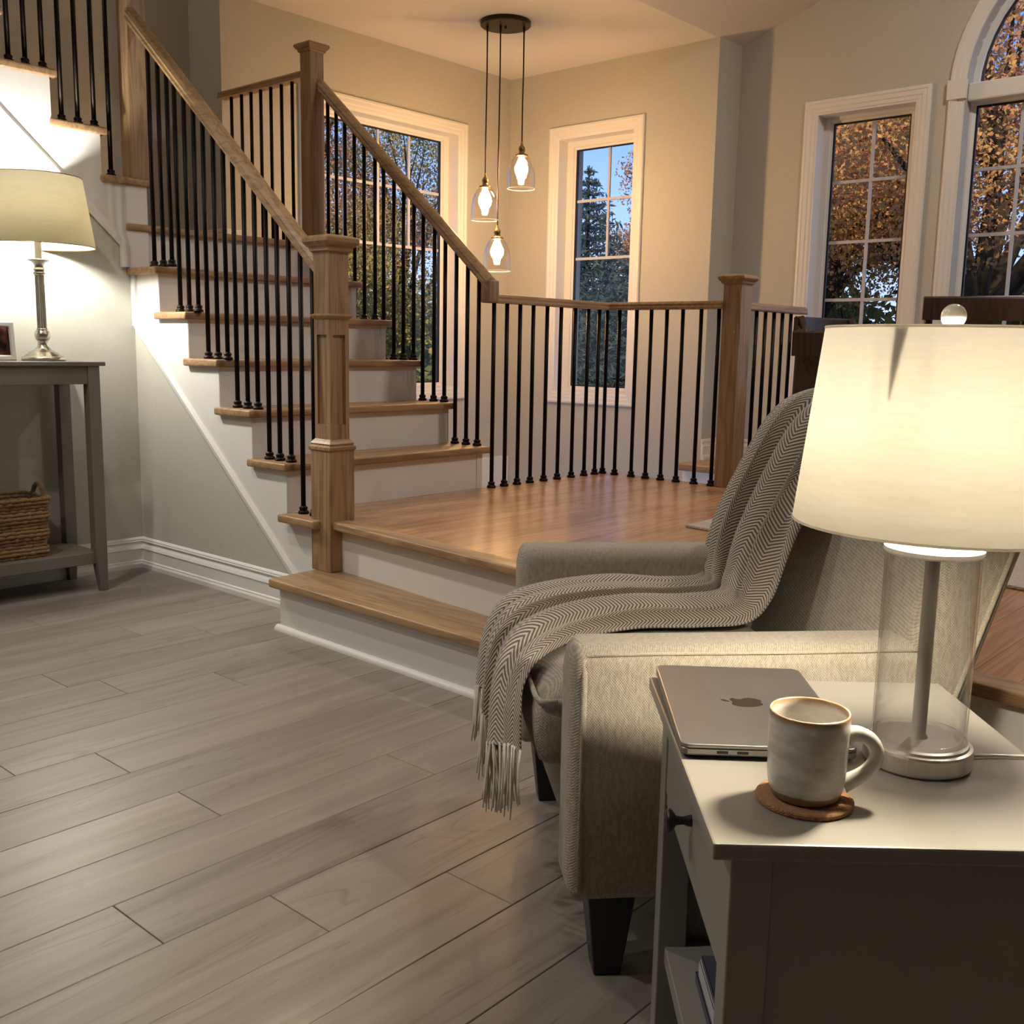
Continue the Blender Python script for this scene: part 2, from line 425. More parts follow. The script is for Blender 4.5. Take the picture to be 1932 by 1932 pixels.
# left and right saw-tooth stringers
def saw(x0, x1, name='stringer'):
    top = []
    for k in range(1, 7):
        yy = min(yn(k)+.026, Y_BACK-.002)
        top += [(yy, zt(k-1)-.03 if k > 1 else ZL-.03), (yy, zt(k)-.03)]
    top.append((Y_BACK, zt(6)-.03))
    bot = [(Y_BACK, 1.06), (3.13, .135), (2.97, .135), (2.97, ZL-.03)]
    poly = top + bot
    return MB().prism(poly, lambda y, z, x: (x, y, z), x0, x1).build(name, M_TRIM, st)
saw(2.309, 2.335)
saw(3.340, 3.366)
# stringer cap moulding along the lower edge
def bar(p, q, wdt, thk, nrm, name, mat, parent):
    p, q, nrm = Vector(p), Vector(q), Vector(nrm); t = (q-p).normalized(); s = t.cross(nrm).normalized()
    prof = [(-wdt/2, 0), (-wdt/2, thk*.5), (-wdt*.2, thk), (wdt*.25, thk*.75), (wdt/2, thk*.35), (wdt/2, 0)]
    return MB().sweep(prof, [p, q], ([s]*2, [nrm]*2)).build(name, mat, parent)
bar((2.309, 4.236, 1.075), (2.309, 3.115, .13), .038, .013, (-1,0,0), 'stringer_trim', M_TRIM, st)
MB().box(2.297, 2.31, 4.205, 4.238, 1.06, 1.285).build('stringer_trim', M_TRIM, st)
# upper flight, rising to the left above the back wall
def xu(i): return 2.413 - .2*(i-1)
for i in range(1, 8):
    z = zt(6+i)
    tread([(xu(i), Y_BACK-.022), (xu(i), 5.4), (xu(i)-.235, 5.4), (xu(i)-.235, Y_BACK-.022)], z, M_OAKY)
    MB().box(xu(i)-.045, xu(i)-.028, Y_BACK+.002, 5.4, zt(5+i), z-.03).build('riser', M_TRIM, st)
poly = []
for i in range(1, 8):
    poly += [(xu(i)-.028, zt(5+i)-.03 if i > 1 else zt(5)), (xu(i)-.028, zt(6+i)-.03)]
poly += [(xu(8)-.028, zt(13)-.03)]
sl = -.939
xl = xu(8)-.028
poly += [(xl, 1.40 + sl*(xl-2.272)), (2.272, 1.40), (2.272, 1.31), (2.29, 1.31), (2.29, zt(5))]
MB().prism(poly, lambda x, z, y: (x, y, z), Y_BACK-.008, Y_BACK+.02).build('stringer', M_TRIM, st)
bar((xl, Y_BACK-.008, 1.40 + sl*(xl-2.272)), (2.272, Y_BACK-.008, 1.40), .036, .012, (0,-1,0), 'stringer_trim', M_TRIM, st)
MB().box(2.255, 2.285, Y_BACK-.02, Y_BACK-.002, 1.305, 1.41).build('stringer_trim', M_TRIM, st)

# ------------------------------------------------------------------ railings
def baluster(parent, x, y, z0, z1, shoe=True):
    b = MB().tube([(x, y, z0), (x, y, z1)], .0094, 10).build('baluster', M_BLACK, parent, smooth=True)
    if shoe:
        s = MB().lathe([(0, z0), (.0195, z0), (.0205, z0+.004), (.0195, z0+.009), (.0135, z0+.0125), (.0158, z0+.019), (.0158, z0+.024), (.0105, z0+.028), (.0094, z0+.03)], x, y, 14)
        s.build('shoe', M_BLACK, b, smooth=True)
    return b
RP = [(-.030, .0), (-.031, .012), (-.027, .022), (-.029, .034), (-.021, .050), (-.008, .056), (.008, .056), (.021, .050), (.029, .034), (.027, .022), (.031, .012), (.030, .0)]
RPL = [(-.030, .0), (-.031, .010), (-.027, .016), (-.028, .026), (-.018, .036), (0, .038), (.018, .036), (.028, .026), (.027, .016), (.031, .010), (.030, .0)]
def cap_profile(mb, cx, cy, h, z0, steps):
    """square stacked moulding: list of (half size, dz)"""
    loops = [(h*0, z0)]
    vs = []; 
    for s, dz in steps:
        for sx, sy in ((-1,-1),(1,-1),(1,1),(-1,1)): vs.append((cx+sx*s, cy+sy*s, z0+dz))
    m = len(steps)
    fs = [(i*4+k, i*4+(k+1) % 4, (i+1)*4+(k+1) % 4, (i+1)*4+k) for i in range(m-1) for k in range(4)]
    fs += [(3,2,1,0), tuple((m-1)*4+k for k in range(4))]
    mb.add(vs, fs); return mb
def newel_cap(parent, cx, cy, h, z0, s=1.0):
    p = .018*s
    return cap_profile(MB(), cx, cy, h, z0, [(h+.002, 0), (h+.008*s, .004), (h+.010*s, .014*s), (h+.016*s, .018*s), (h+.024*s, .030*s), (h+.024*s, .040*s), (h+.018*s, .046*s), (h+.006*s, .050*s), (.004, .056*s)]).build('cap', M_OAKX, parent)
def recessed_shaft(cx, cy, h, z0, z1, pz0, pz1, stile, dep):
    mb = MB()
    for k in range(4):
        a = k*PI/2
        def T(t, z, d): 
            x, y = t, -(h-d); return (cx + x*math.cos(a)-y*math.sin(a), cy + x*math.sin(a)+y*math.cos(a), z)
        o = [T(-h, z0, 0), T(h, z0, 0), T(h, z1, 0), T(-h, z1, 0)]
        i0 = [T(-h+stile, pz0, 0), T(h-stile, pz0, 0), T(h-stile, pz1, 0), T(-h+stile, pz1, 0)]
        i1 = [T(-h+stile, pz0, dep), T(h-stile, pz0, dep), T(h-stile, pz1, dep), T(-h+stile, pz1, dep)]
        fs = [(j, (j+1) % 4, 4+(j+1) % 4, 4+j) for j in range(4)] + [(4+j, 4+(j+1) % 4, 8+(j+1) % 4, 8+j) for j in range(4)] + [(8,9,10,11)]
        mb.add(o+i0+i1, fs)
    return mb

# left railing of the lower flight
rl = thing('stair_railing', (2.345, 2.94, .185), 'oak handrail with panelled newel post and black balusters, left side of lower flight', 'railing')
nx, ny = 2.345, 2.939
nw = MB().box(nx-.0555, nx+.0555, ny-.0555, ny+.0555, .185, .625).build('newel_post', M_OAKZ, rl, bevel=.003)
cap_profile(MB(), nx, ny, .0555, .622, [(.0555, 0), (.060, .004), (.060, .014), (.053, .02), (.055, .026), (.050, .034), (.043, .042)]).build('base_moulding', M_OAKX, nw)
recessed_shaft(nx, ny, .0430, .655, 1.315, .715, 1.03, .016, .009).build('shaft', M_OAKZ, nw)
cap_profile(MB(), nx, ny, .043, 1.083, [(.043, 0), (.047, .003), (.0525, .012), (.0525, .016), (.043, .020)]).build('collar', M_OAKX, nw)
newel_cap(nw, nx, ny, .043, 1.312, 1.15)
sl1 = .856
def z1b(y): return 1.236 + sl1*(y-2.983)
bl_l = [3.040, 3.109, 3.179, 3.249, 3.316, 3.386, 3.453, 3.522, 3.584, 3.651, 3.72, 3.784, 3.851, 3.919, 3.974, 4.04, 4.112]
for i, y in enumerate(bl_l):
    k = 0 if i < 2 else 1 + (i-2)//3
    baluster(rl, 2.342, y, zt(k), z1b(y)+.01)
p0, p1 = (2.342, 2.975, z1b(2.975)), (2.342, 4.235, z1b(4.235))
MB().sweep(RP, [p0, p1], ([(1,0,0)]*2, [(0,0,1)]*2)).build('handrail', M_OAKY, rl)
up = MB().box(2.320, 2.405, 4.232, 4.315, zt(7), 2.95).build('newel_post', M_OAKZ, rl, bevel=.003)
newel_cap(up, 2.3625, 4.2735, .0425, 2.945)

# right railing of the lower flight: post, sloping rail, gooseneck, and the level rail round the stairwell
rr = thing('stair_railing', (3.38, 3.14, ZL), 'oak handrail with black balusters on right side of lower flight, from tall square post', 'railing')
ps = MB().box(3.315, 3.398, 4.300, 4.383, 1.30, 2.43).build('newel_post', M_OAKZ, rr, bevel=.003)
newel_cap(ps, 3.3565, 4.3415, .0415, 2.412, .9)
sl2 = .846
def z2b(y): return 1.243 + sl2*(y-3.13)
bl_r = [(1,3.204),(1,3.274),(1,3.345),(2,3.417),(2,3.487),(2,3.562),(3,3.625),(3,3.696),(3,3.763),(3,3.836),(4,3.898),(4,3.977),(4,4.049),(5,4.12),(5,4.185),(5,4.25)]
for k, y in bl_r: baluster(rr, 3.380, y, zt(k), z2b(y)+.012)
MB().sweep(RP, [(3.38, 3.125, z2b(3.125)), (3.38, 4.30, z2b(4.30))], ([(1,0,0)]*2, [(0,0,1)]*2)).build('handrail', M_OAKY, rr)
MB().box(3.350, 3.410, 3.108, 3.168, 1.188, 1.285).build('gooseneck', M_OAKZ, rr, bevel=.008, seg=3)

lr = thing('stair_railing', (4.245, 3.14, ZL), 'level oak guard rail with black balusters turning around the stairwell by narrow window', 'railing')
for x in [3.408, 3.494, 3.583, 3.675, 3.775, 3.878, 3.987, 4.09, 4.178]: baluster(lr, x, 3.138, ZL, 1.195)
baluster(lr, 4.245, 3.138, ZL, 1.195)
for y in [3.062, 2.96, 2.874, 2.785, 2.696, 2.596, 2.502]: baluster(lr, 4.245, y, ZL, 1.195)
q = math.sqrt(.5)
MB().sweep(RPL, [(3.40, 3.138, 1.190), (4.245, 3.138, 1.190), (4.245, 2.47, 1.190)],
           ([(0,1,0), (1,1,0), (1,0,0)], [(0,0,1)]*3)).build('handrail', M_OAKX, lr)
pr = MB().box(4.238, 4.335, 2.388, 2.482, ZL, 1.31).build('newel_post', M_OAKZ, lr, bevel=.003)
newel_cap(pr, 4.2865, 2.435, .0475, 1.300, .85)
for x in [4.352, 4.42, 4.51, 4.598, 4.685, 4.772, 4.862]: baluster(lr, x, 2.455, ZL, 1.195)
MB().sweep(RPL, [(4.33, 2.455, 1.190), (4.985, 2.455, 1.190), (4.995, 2.455, 1.192)], ([(0,1,0),(0,1,0),(0,.8,0)], [(0,0,1),(0,0,1),(0,0,.85)])).build('handrail', M_OAKX, lr, bevel=.004)

gr = thing('stair_railing', (3.36, 4.8, zt(6)), 'short oak guard rail with black balusters on the upper landing against bright wall', 'railing')
for y in [4.509, 4.599, 4.690, 4.779, 4.866, 4.953, 5.048]: baluster(gr, 3.36, y, zt(6), 2.31)
MB().sweep(RPL, [(3.36, 4.383, 2.303), (3.36, 5.139, 2.303)], ([(1,0,0)]*2, [(0,0,1)]*2)).build('handrail', M_OAKY, gr)

ur = thing('stair_railing', (2.1, 4.26, zt(8)), 'run of black balusters on the upper flight rising out of view, top left', 'railing')
ub = [(7, 2.242), (8, 2.177), (8, 2.108), (8, 2.041), (9, 1.974), (9, 1.906), (9, 1.842), (10, 1.775), (10, 1.708), (10, 1.641), (11, 1.574), (11, 1.507), (11, 1.44)]
def z3b(x): return 2.50 + .93*(2.32-x)
for k, x in ub: baluster(ur, x, 4.262, zt(k), z3b(x)+.01)
MB().sweep(RP, [(2.33, 4.262, z3b(2.33)), (1.35, 4.262, z3b(1.35))], ([(0,1,0)]*2, [(0,0,1)]*2)).build('handrail', M_OAKX, ur)

# ------------------------------------------------------------------ walls
struct(MB().prism([(-5.6, 0), (2.45, 0), (2.45, 1.31), (2.272, 1.40), (.75, 1.40+sl*(.75-2.272)), (.75, 4.3), (-5.6, 4.3)], lambda x, z, y: (x, y, z), Y_BACK, Y_BACK+.12).build('wall_back', M_WALL))
struct(MB().prism([(4.26, 0), (4.26, 1.075), (3.13, .14), (2.96, .14), (2.96, 0)], lambda y, z, x: (x, y, z), 2.312, 2.40).build('wall_stair', M_WALL))
struct(MB().prism([(4.24, -1.2), (4.24, 1.07), (3.14, .14), (3.14, -1.2)], lambda y, z, x: (x, y, z), 3.28, 3.345).build('wall_stair_right', M_WALL))
struct(MB().box(-5.6, 3.36, 5.45, 5.60, 1.2, 4.4).build('wall_upper_back', M_WALL))
struct(MB().box(3.36, 3.3895, 5.14, 5.45, -1.2, 4.4).build('wall_upper_end', M_WALL))
struct(MB().box(-5.75, -5.6, -6.1, 5.6, 0, 4.4).build('wall_left', M_WALL))
struct(MB().box(-5.75, 6.2, -6.2, -6.05, 0, 4.4).build('wall_front', M_WALL))
struct(MB().box(-5.6, 3.36, 3.42, 3.47, 2.84, 4.4).build('wall_header', M_WALL))
struct(MB().box(3.36, 3.41, 3.47, 5.2, 2.93, 4.4).build('wall_header_right', M_WALL))
struct(MB().box(2.4, 6.0, 2.3, 5.3, -1.25, -1.2).build('floor_basement', M_HARD))

# window walls, with openings
def wall_open(name, mp, a0, a1, z0, z1, holes, th):
    """mp(a, z, d) -> point; holes: rectangles sorted along a"""
    mb = MB(); cur = a0
    def bx(p, q_, r, s):
        mb.hexa([mp(p, r, 0), mp(q_, r, 0), mp(q_, r, th), mp(p, r, th), mp(p, s, 0), mp(q_, s, 0), mp(q_, s, th), mp(p, s, th)])
    for (h0, h1, k0, k1) in holes:
        bx(cur, h0, z0, z1); bx(h0, h1, z0, k0)
        if k1 is not None: bx(h0, h1, k1, z1)
        cur = h1
    bx(cur, a1, z0, z1)
    return mb, bx
mp1 = lambda a, z, d: (a, Y_W1 + d, z)            # d > 0 goes outwards
mp2 = lambda a, z, d: (X_W2 + d, a, z)
mp3 = lambda a, z, d: (X_W3 + d, a, z)
W1H = (3.955, 5.195, .715, 2.405)
W2H = (4.062, 4.683, .700, 2.405)
W3H = (2.345, 2.925, .62, 2.390)
AC, AR, AZ = 1.335, .745, 2.43                      # arch centre, opening radius, spring height
W4H = (AC-AR, AC+AR, .62, None)
struct(wall_open('w', mp1, 3.39, 5.99, -1.2, 2.95, [W1H], .18)[0].build('wall_window_back', M_WALL))
struct(wall_open('w', mp2, 3.46, 5.14, -1.2, 2.95, [W2H], .265)[0].build('wall_window_side', M_WALL))
mb, bx = wall_open('w', mp3, -6.1, 3.46, -1.2, 4.4, [W4H, W3H], .18)
seg = 28
for i in range(seg):
    a, b = PI*i/seg, PI*(i+1)/seg
    pa, pb = (AC+AR*math.cos(a), AZ+AR*math.sin(a)), (AC+AR*math.cos(b), AZ+AR*math.sin(b))
    mb.hexa([mp3(pb[0], pb[1], 0), mp3(pa[0], pa[1], 0), mp3(pa[0], pa[1], .18), mp3(pb[0], pb[1], .18),
             mp3(pb[0], 4.4, 0), mp3(pa[0], 4.4, 0), mp3(pa[0], 4.4, .18), mp3(pb[0], 4.4, .18)])
struct(mb.build('wall_window_dining', M_WALL))

CAS = [(0, 0), (0, .014), (.006, .020), (.018, .021), (.024, .017), (.046, .016), (.052, .012), (.070, .011), (.076, .007), (.084, .006), (.088, .0)]
def rect_loft(mb, mp, rect, prof):
    """prof (inset, out): loops around rect, out>0 into the room"""
    n = len(prof); vs = []
    for ins, out in prof:
        a0, a1, z0, z1 = rect
        for a, z in ((a0+ins, z0+ins), (a1-ins, z0+ins), (a1-ins, z1-ins), (a0+ins, z1-ins)): vs.append(mp(a, z, -out))
    fs = [(i*4+k, i*4+(k+1) % 4, (i+1)*4+(k+1) % 4, (i+1)*4+k) for i in range(n-1) for k in range(4)]
    return mb.add(vs, fs)
def bars(parent, mp, rect, va, hz, vz0, d, w=.018, name='grille_bar'):
    a0, a1, z0, z1 = rect
    for a in va:
        MB().hexa([mp(a-w/2, vz0, d-.006), mp(a+w/2, vz0, d-.006), mp(a+w/2, vz0, d+.006), mp(a-w/2, vz0, d+.006),
                   mp(a-w/2, z1, d-.006), mp(a+w/2, z1, d-.006), mp(a+w/2, z1, d+.006), mp(a-w/2, z1, d+.006)]).build(name, M_MUNT, parent)
    for z in hz:
        MB().hexa([mp(a0, z-w/2, d-.007), mp(a1, z-w/2, d-.007), mp(a1, z-w/2, d+.007), mp(a0, z-w/2, d+.007),
                   mp(a0, z+w/2, d-.007), mp(a1, z+w/2, d-.007), mp(a1, z+w/2, d+.007), mp(a0, z+w/2, d+.007)]).build(name, M_MUNT, parent)
def window(n, mp, hole, glass_rect, va, hz, vz0, label):
    a0, a1, z0, z1 = hole; o = .083
    w = rect_loft(MB(), mp, (a0-o, a1+o, z0-o, z1+o), CAS[:-1] + [(.088, -.10)]).build('window_%d' % n, M_TRIM)
    struct(w, label); D = .095
    g = glass_rect
    fr = MB()
    # jamb face down to a thin sash frame around the glass
    vs = []
    loops = [((a0+.004, a1-.004, z0+.004, z1-.004), D-.012), ((g[0]-.018, g[1]+.018, g[2]-.018, g[3]+.018), D-.012), ((g[0]-.014, g[1]+.014, g[2]-.014, g[3]+.014), D-.004), (g, D)]
    for r, d in loops:
        for a, z in ((r[0], r[2]), (r[1], r[2]), (r[1], r[3]), (r[0], r[3])): vs.append(mp(a, z, d))
    fs = [(i*4+k, i*4+(k+1) % 4, (i+1)*4+(k+1) % 4, (i+1)*4+k) for i in range(3) for k in range(4)]
    fr.add(vs, fs).build('sash', M_TRIM, w)
    rect_loft(MB(), lambda a, z, d: mp(a, z, d), (g[0]-.001, g[1]+.001, g[2]-.001, g[3]+.001), [(0, -D+.001), (.0, -D-.004), (.009, -D-.004), (.009, -D-.02)]).build('gasket', M_SPACER, w)
    MB().add([mp(g[0], g[2], D+.006), mp(g[1], g[2], D+.006), mp(g[1], g[3], D+.006), mp(g[0], g[3], D+.006)], [(0,1,2,3)]).build('pane', M_GLASS, w)
    bars(w, mp, g, va, hz, vz0, D+.016)
    return w
window(1, mp1, W1H, (4.03, 5.125, .745, 2.365), [4.30, 4.575, 4.845], [2.018, 1.645], 1.645, 'tall white window behind the stair balusters')
window(2, mp2, W2H, (4.112, 4.608, .735, 2.345), [4.335], [2.002, 1.614], 1.614, 'narrow white window beside the pendant lights')
window(3, mp3, W3H, (2.405, 2.868, .70, 2.350), [2.625], [2.009, 1.659, 1.319, .98], .70, 'white dining window left of the arched one')
# arched window
o = .088
w4 = MB()
def archloop(r, zb, hw, d, n=24):
    pts = [(AC-hw, zb), (AC+hw, zb)] + [(AC+r*math.cos(a), AZ+r*math.sin(a)) for a in np.linspace(0, PI, n+1)]
    return [mp3(a, z, d) for a, z in pts]
prof = CAS[:-1] + [(.088, -.10)]
vs = []; L = None
for ins, out in prof:
    lp_ = archloop(AR+o-ins, W4H[2]-o+ins, AR+o-ins, -out); L = len(lp_); vs += lp_
fs = [(i*L+k, i*L+(k+1) % L, (i+1)*L+(k+1) % L, (i+1)*L+k) for i in range(len(prof)-1) for k in range(L)]
w4 = w4.add(vs, fs).build('window_4', M_TRIM); struct(w4, 'large arched white window at right edge')
D = .095; GR = .715
# spring block on the casing, transom
for s in (-1, 1):
    a = AC + s*(AR+.045)
    MB().hexa([mp3(a-.05, AZ-.06, -.026), mp3(a+.05, AZ-.06, -.026), mp3(a+.05, AZ-.06, 0), mp3(a-.05, AZ-.06, 0), mp3(a-.05, AZ+.04, -.026), mp3(a+.05, AZ+.04, -.026), mp3(a+.05, AZ+.04, 0), mp3(a-.05, AZ+.04, 0)]).build('spring_block', M_TRIM, w4)
MB().hexa([mp3(AC-AR, 2.36, .02), mp3(AC+AR, 2.36, .02), mp3(AC+AR, 2.36, .10), mp3(AC-AR, 2.36, .10), mp3(AC-AR, 2.455, .02), mp3(AC+AR, 2.455, .02), mp3(AC+AR, 2.455, .10), mp3(AC-AR, 2.455, .10)]).build('transom', M_TRIM, w4, bevel=.01)
g = (AC-GR, AC+GR, .70, 2.345)
fr = MB(); vs = []
for r, d in [((AC-AR, AC+AR, .62, 2.36), D-.012), ((g[0]-.018, g[1]+.018, g[2]-.018, g[3]+.005), D-.012), (g, D)]:
    for a, z in ((r[0], r[2]), (r[1], r[2]), (r[1], r[3]), (r[0], r[3])): vs.append(mp3(a, z, d))
fr.add(vs, [(i*4+k, i*4+(k+1) % 4, (i+1)*4+(k+1) % 4, (i+1)*4+k) for i in range(2) for k in range(4)]).build('sash', M_TRIM, w4)
rect_loft(MB(), mp3, g, [(0, -D+.001), (0, -D-.004), (.009, -D-.004), (.009, -D-.02)]).build('gasket', M_SPACER, w4)
MB().add([mp3(g[0], g[2], D+.006), mp3(g[1], g[2], D+.006), mp3(g[1], g[3], D+.006), mp3(g[0], g[3], D+.006)], [(0,1,2,3)]).build('pane', M_GLASS, w4)
bars(w4, mp3, g, [1.812-.248*i for i in range(5)], [2.009, 1.659, 1.319, .98], .70, D+.016)
def half(r, d, n=24, z=AZ): return [mp3(AC+r*math.cos(a), z+r*math.sin(a), d) for a in np.linspace(0, PI, n+1)]
A, B, C_, E_ = half(AR, D-.012), half(AR-.03, D-.012), half(AR-.036, D), half(AR-.036, D+.02)
nA = len(A); F2 = half(AR-.046, D+.005)
MB().add(A+B+C_, [(i*nA+k, i*nA+k+1, (i+1)*nA+k+1, (i+1)*nA+k) for i in range(2) for k in range(nA-1)]).build('sash', M_TRIM, w4)
MB().add(C_+F2+half(AR-.046, D+.02), [(i*nA+k, i*nA+k+1, (i+1)*nA+k+1, (i+1)*nA+k) for i in range(2) for k in range(nA-1)]).build('gasket', M_SPACER, w4)
MB().add([mp3(AC, AZ, D+.008)] + half(AR-.03, D+.008), [(0, k, k+1) for k in range(1, nA)]).build('pane', M_GLASS, w4)
for a in (PI*.25, PI*.5, PI*.75):
    c, s_ = math.cos(a), math.sin(a)
    MB().tube([mp3(AC+.25*c, AZ+.25*s_, D+.016), mp3(AC+(AR-.03)*c, AZ+(AR-.03)*s_, D+.016)], .009, 6).build('grille_bar', M_MUNT, w4)
MB().tube(half(.25, D+.016), .009, 6).build('grille_bar', M_MUNT, w4)

# dining ledge seen through the rail, its wall base
struct(MB().box(5.46, 5.99, 2.0, 3.46, .262, .309).build('floor_ledge', M_OAKY, bevel=.012, seg=3))
struct(MB().box(5.52, 5.98, 2.0, 3.46, -1.2, .262).build('wall_ledge', M_TRIM))

# baseboards: one moulded profile
BP = [(0, 0), (.020, 0), (.020, .018), (.024, .018), (.024, .010), (.024, .022), (.019, .030), (.015, .034), (.015, .082), (.017, .086), (.013, .092), (.006, .108), (.010, .116), (.008, .123), (.004, .128), (.004, .132), (0, .134)]
BP = [(0, 0), (.026, 0), (.026, .017), (.021, .024), (.021, .029), (.015, .033), (.015, .080), (.018, .083), (.013, .094), (.006, .104), (.006, .112), (.011, .115), (.008, .121), (.009, .124), (.004, .130), (0, .133)]
def base(name, path, sides):
    return struct(MB().sweep(BP, path, (sides, [(0,0,1)]*len(path))).build(name, M_TRIM))
base('baseboard_left', [(-5.6, Y_BACK, 0), (2.312, Y_BACK, 0), (2.312, 2.96, 0)], [(0,-1,0), (-1,-1,0), (-1,0,0)])
base('baseboard_dining', [(5.725, 3.46, .309), (5.99, 3.46, .309), (5.99, 2.0, .309)], [(0,-1,0), (-1,-1,0), (-1,0,0)])
base('baseboard_upper', [(3.36, 5.45, zt(6)), (3.36, 5.14, zt(6)), (3.47, 5.14, zt(6))], [(-1,0,0), (-1,-1,0), (0,-1,0)])
struct(MB().box(3.36, 5.72, 5.10, 5.14, -1.2, .20).build('trim_1', M_TRIM))

# ceilings
struct(MB().box(3.36, 6.0, 3.47, 5.32, Z_BAY, Z_BAY+.07).build('ceiling', M_CEIL))
yv, zv = .5, Z_BAY + .33*(3.47-.5)
struct(MB().prism([(3.47, Z_BAY), (yv, zv), (-6.15, zv), (-6.15, zv+.1), (yv, zv+.1), (3.47, Z_BAY+.1)], lambda y, z, x: (x, y, z), -5.7, 6.15).build('ceiling_vault', M_CEIL))
struct(MB().box(-5.7, 3.5, 3.42, 5.6, 4.3, 4.4).build('ceiling_stairwell', M_CEIL))

# recessed ceiling lights of the living room (unseen; the landing one is added to brighten the risers)
cans = [(2.55, 1.0, 'added unseen recessed light brightening the stair risers, over the edge of the landing, behind the armchair'), (-.5, 2.2, 'white recessed ceiling light over the grey floor, nearest the stairs'), (-1.4, 3.0, 'white recessed ceiling light over the grey floor, left of the console'), (1.0, 3.2, 'white recessed ceiling light in front of the lower flight')]
for i, (x, y, lab) in enumerate(cans):
    z = Z_BAY + .33*(3.47-max(y, yv)) - .006
    t = thing('unseen_ceiling_light', (x, y, z), lab, 'ceiling light', 'recessed lights over the living room')
    MB().lathe([(.05, .004), (.055, -.004), (.075, -.004), (.078, .004)], x, y, 24).xf(Matrix.Translation((0,0,z))).build('trim_ring', M_TRIM, t, smooth=True)
    add_light('SPOT', 'unseen_ceiling_lamp', (x, y, z-.02), P_CAN*(1.5, 5.0, 3.0, 3.0)[i], (1.0, .93, .84), .05, (0,0,0), spot_size=2.3, spot_blend=.6)

zd = Z_BAY + .33*(3.47-.55)
t = thing('unseen_ceiling_light', (4.3, .55, zd), 'added unseen fill light, round white dome over the dining end of the landing', 'ceiling light')  # added unseen fill, lifts the dining walls, vault and risers
MB().lathe([(.17, zd+.02), (.17, zd-.02), (.15, zd-.05), (.10, zd-.068), (0, zd-.075)], 4.3, .55, 28).build('fill_diffuser', emit('dining_fill_glow', (1.0, .90, .78), 74.0/(PI*.12)), t, smooth=True)
t = thing('unseen_ceiling_light', (1.3, 4.85, 4.3), 'added unseen fill light, round white disc high over the upper flight of stairs', 'ceiling light')  # added unseen fill so the upper stairwell walls do not go black
MB().lathe([(.14, 4.3), (.14, 4.27), (.12, 4.245), (0, 4.235)], 1.3, 4.85, 28).build('fill_diffuser', emit('stairwell_fill_glow', (1.0, .88, .70), 34.0), t, smooth=True)

# ------------------------------------------------------------------ console table by the back wall
ct = thing('console_table', (1.42, 4.06, 0), 'taupe grey console table with lower shelf standing against the back wall', 'table')
MB().box(.80, 2.0, 3.905, 4.222, .896, .913).build('tabletop', M_GREY, ct, bevel=.003)
MB().box(.86, 1.932, 3.917, 3.935, .826, .896).build('apron', M_GREY, ct, bevel=.002)
MB().box(.86, 1.932, 4.185, 4.203, .826, .896).build('apron', M_GREY, ct, bevel=.002)
MB().box(1.955, 1.973, 3.95, 4.17, .826, .896).build('apron', M_GREY, ct, bevel=.002)
MB().box(.835, .853, 3.95, 4.17, .826, .896).build('apron', M_GREY, ct, bevel=.002)
def taper_leg(x0, x1, y0, y1, dx0, dx1, dy0, dy1, z1, parent, mat=None, zm=.15):
    a = [(x0, y0), (x1, y0), (x1, y1), (x0, y1)]
    b = [(x0+dx0, y0+dy0), (x1+dx1, y0+dy0), (x1+dx1, y1+dy1), (x0+dx0, y1+dy1)]
    vs = [(*p, 0) for p in b] + [(*p, zm) for p in a] + [(*p, z1) for p in a]
    fs = [(3,2,1,0), (8,9,10,11)] + [(k+4*l, (k+1) % 4+4*l, (k+1) % 4+4*(l+1), k+4*(l+1)) for l in range(2) for k in range(4)]
    return MB().add(vs, fs).build('leg', mat or M_GREY, parent, bevel=.002)
taper_leg(1.930, 1.977, 3.911, 3.957, .015, -.002, 0, -.016, .896, ct)
taper_leg(1.930, 1.977, 4.165, 4.211, .015, -.002, .016, 0, .896, ct)
taper_leg(.831, .878, 3.911, 3.957, .002, -.015, 0, -.016, .896, ct)
taper_leg(.831, .878, 4.165, 4.211, .002, -.015, .016, 0, .896, ct)
MB().box(.85, 1.952, 3.925, 4.205, .112, .160).build('shelf', M_GREY, ct, bevel=.003)

# lamp on the console
cx, cy = 1.825, 4.055
cl = thing('table_lamp', (cx, cy, .913), 'lit lamp with fluted nickel column and pale drum shade on the console table', 'lamp')
def lathe(prof, n=36): return MB().lathe(prof, cx, cy, n)
lathe([(0, .913), (.078, .913), (.079, .918), (.079, .925), (.074, .929), (.066, .930), (.064, .936), (.056, .938), (.053, .944), (.044, .948), (.030, .956), (.022, .966), (.019, .974), (.018, .986), (.022, .990), (0, .991)]).build('base', M_NICK, cl, smooth=True)
lathe([(.018, .988), (.026, .996), (.0285, 1.010), (.026, 1.024), (.020, 1.030), (.022, 1.034), (.017, 1.037)]).build('ball', M_NICK, cl, smooth=True)
fl_ = MB(); nn = 32; vs = []
for z in (1.035, 1.238):
    for k in range(nn):
        a = 2*PI*k/nn; r = .0172 if k % 2 else .0150
        vs.append((cx+r*math.cos(a), cy+r*math.sin(a), z))
fl_.add(vs, [(k, (k+1) % nn, nn+(k+1) % nn, nn+k) for k in range(nn)]).build('column', M_NICKL, cl)
lathe([(.016, 1.236), (.021, 1.240), (.022, 1.247), (.017, 1.252), (.022, 1.257), (.018, 1.261), (.017, 1.273), (.022, 1.284), (.038, 1.292), (.039, 1.296), (.012, 1.298), (0, 1.298)]).build('drip_pan', M_NICK, cl, smooth=True)
lathe([(.0125, 1.297), (.0125, 1.372), (.015, 1.374), (.015, 1.40), (0, 1.40)], 20).build('candle_sleeve', plain('ivory_candle_sleeve', (.75, .70, .60), .5), cl, smooth=True)
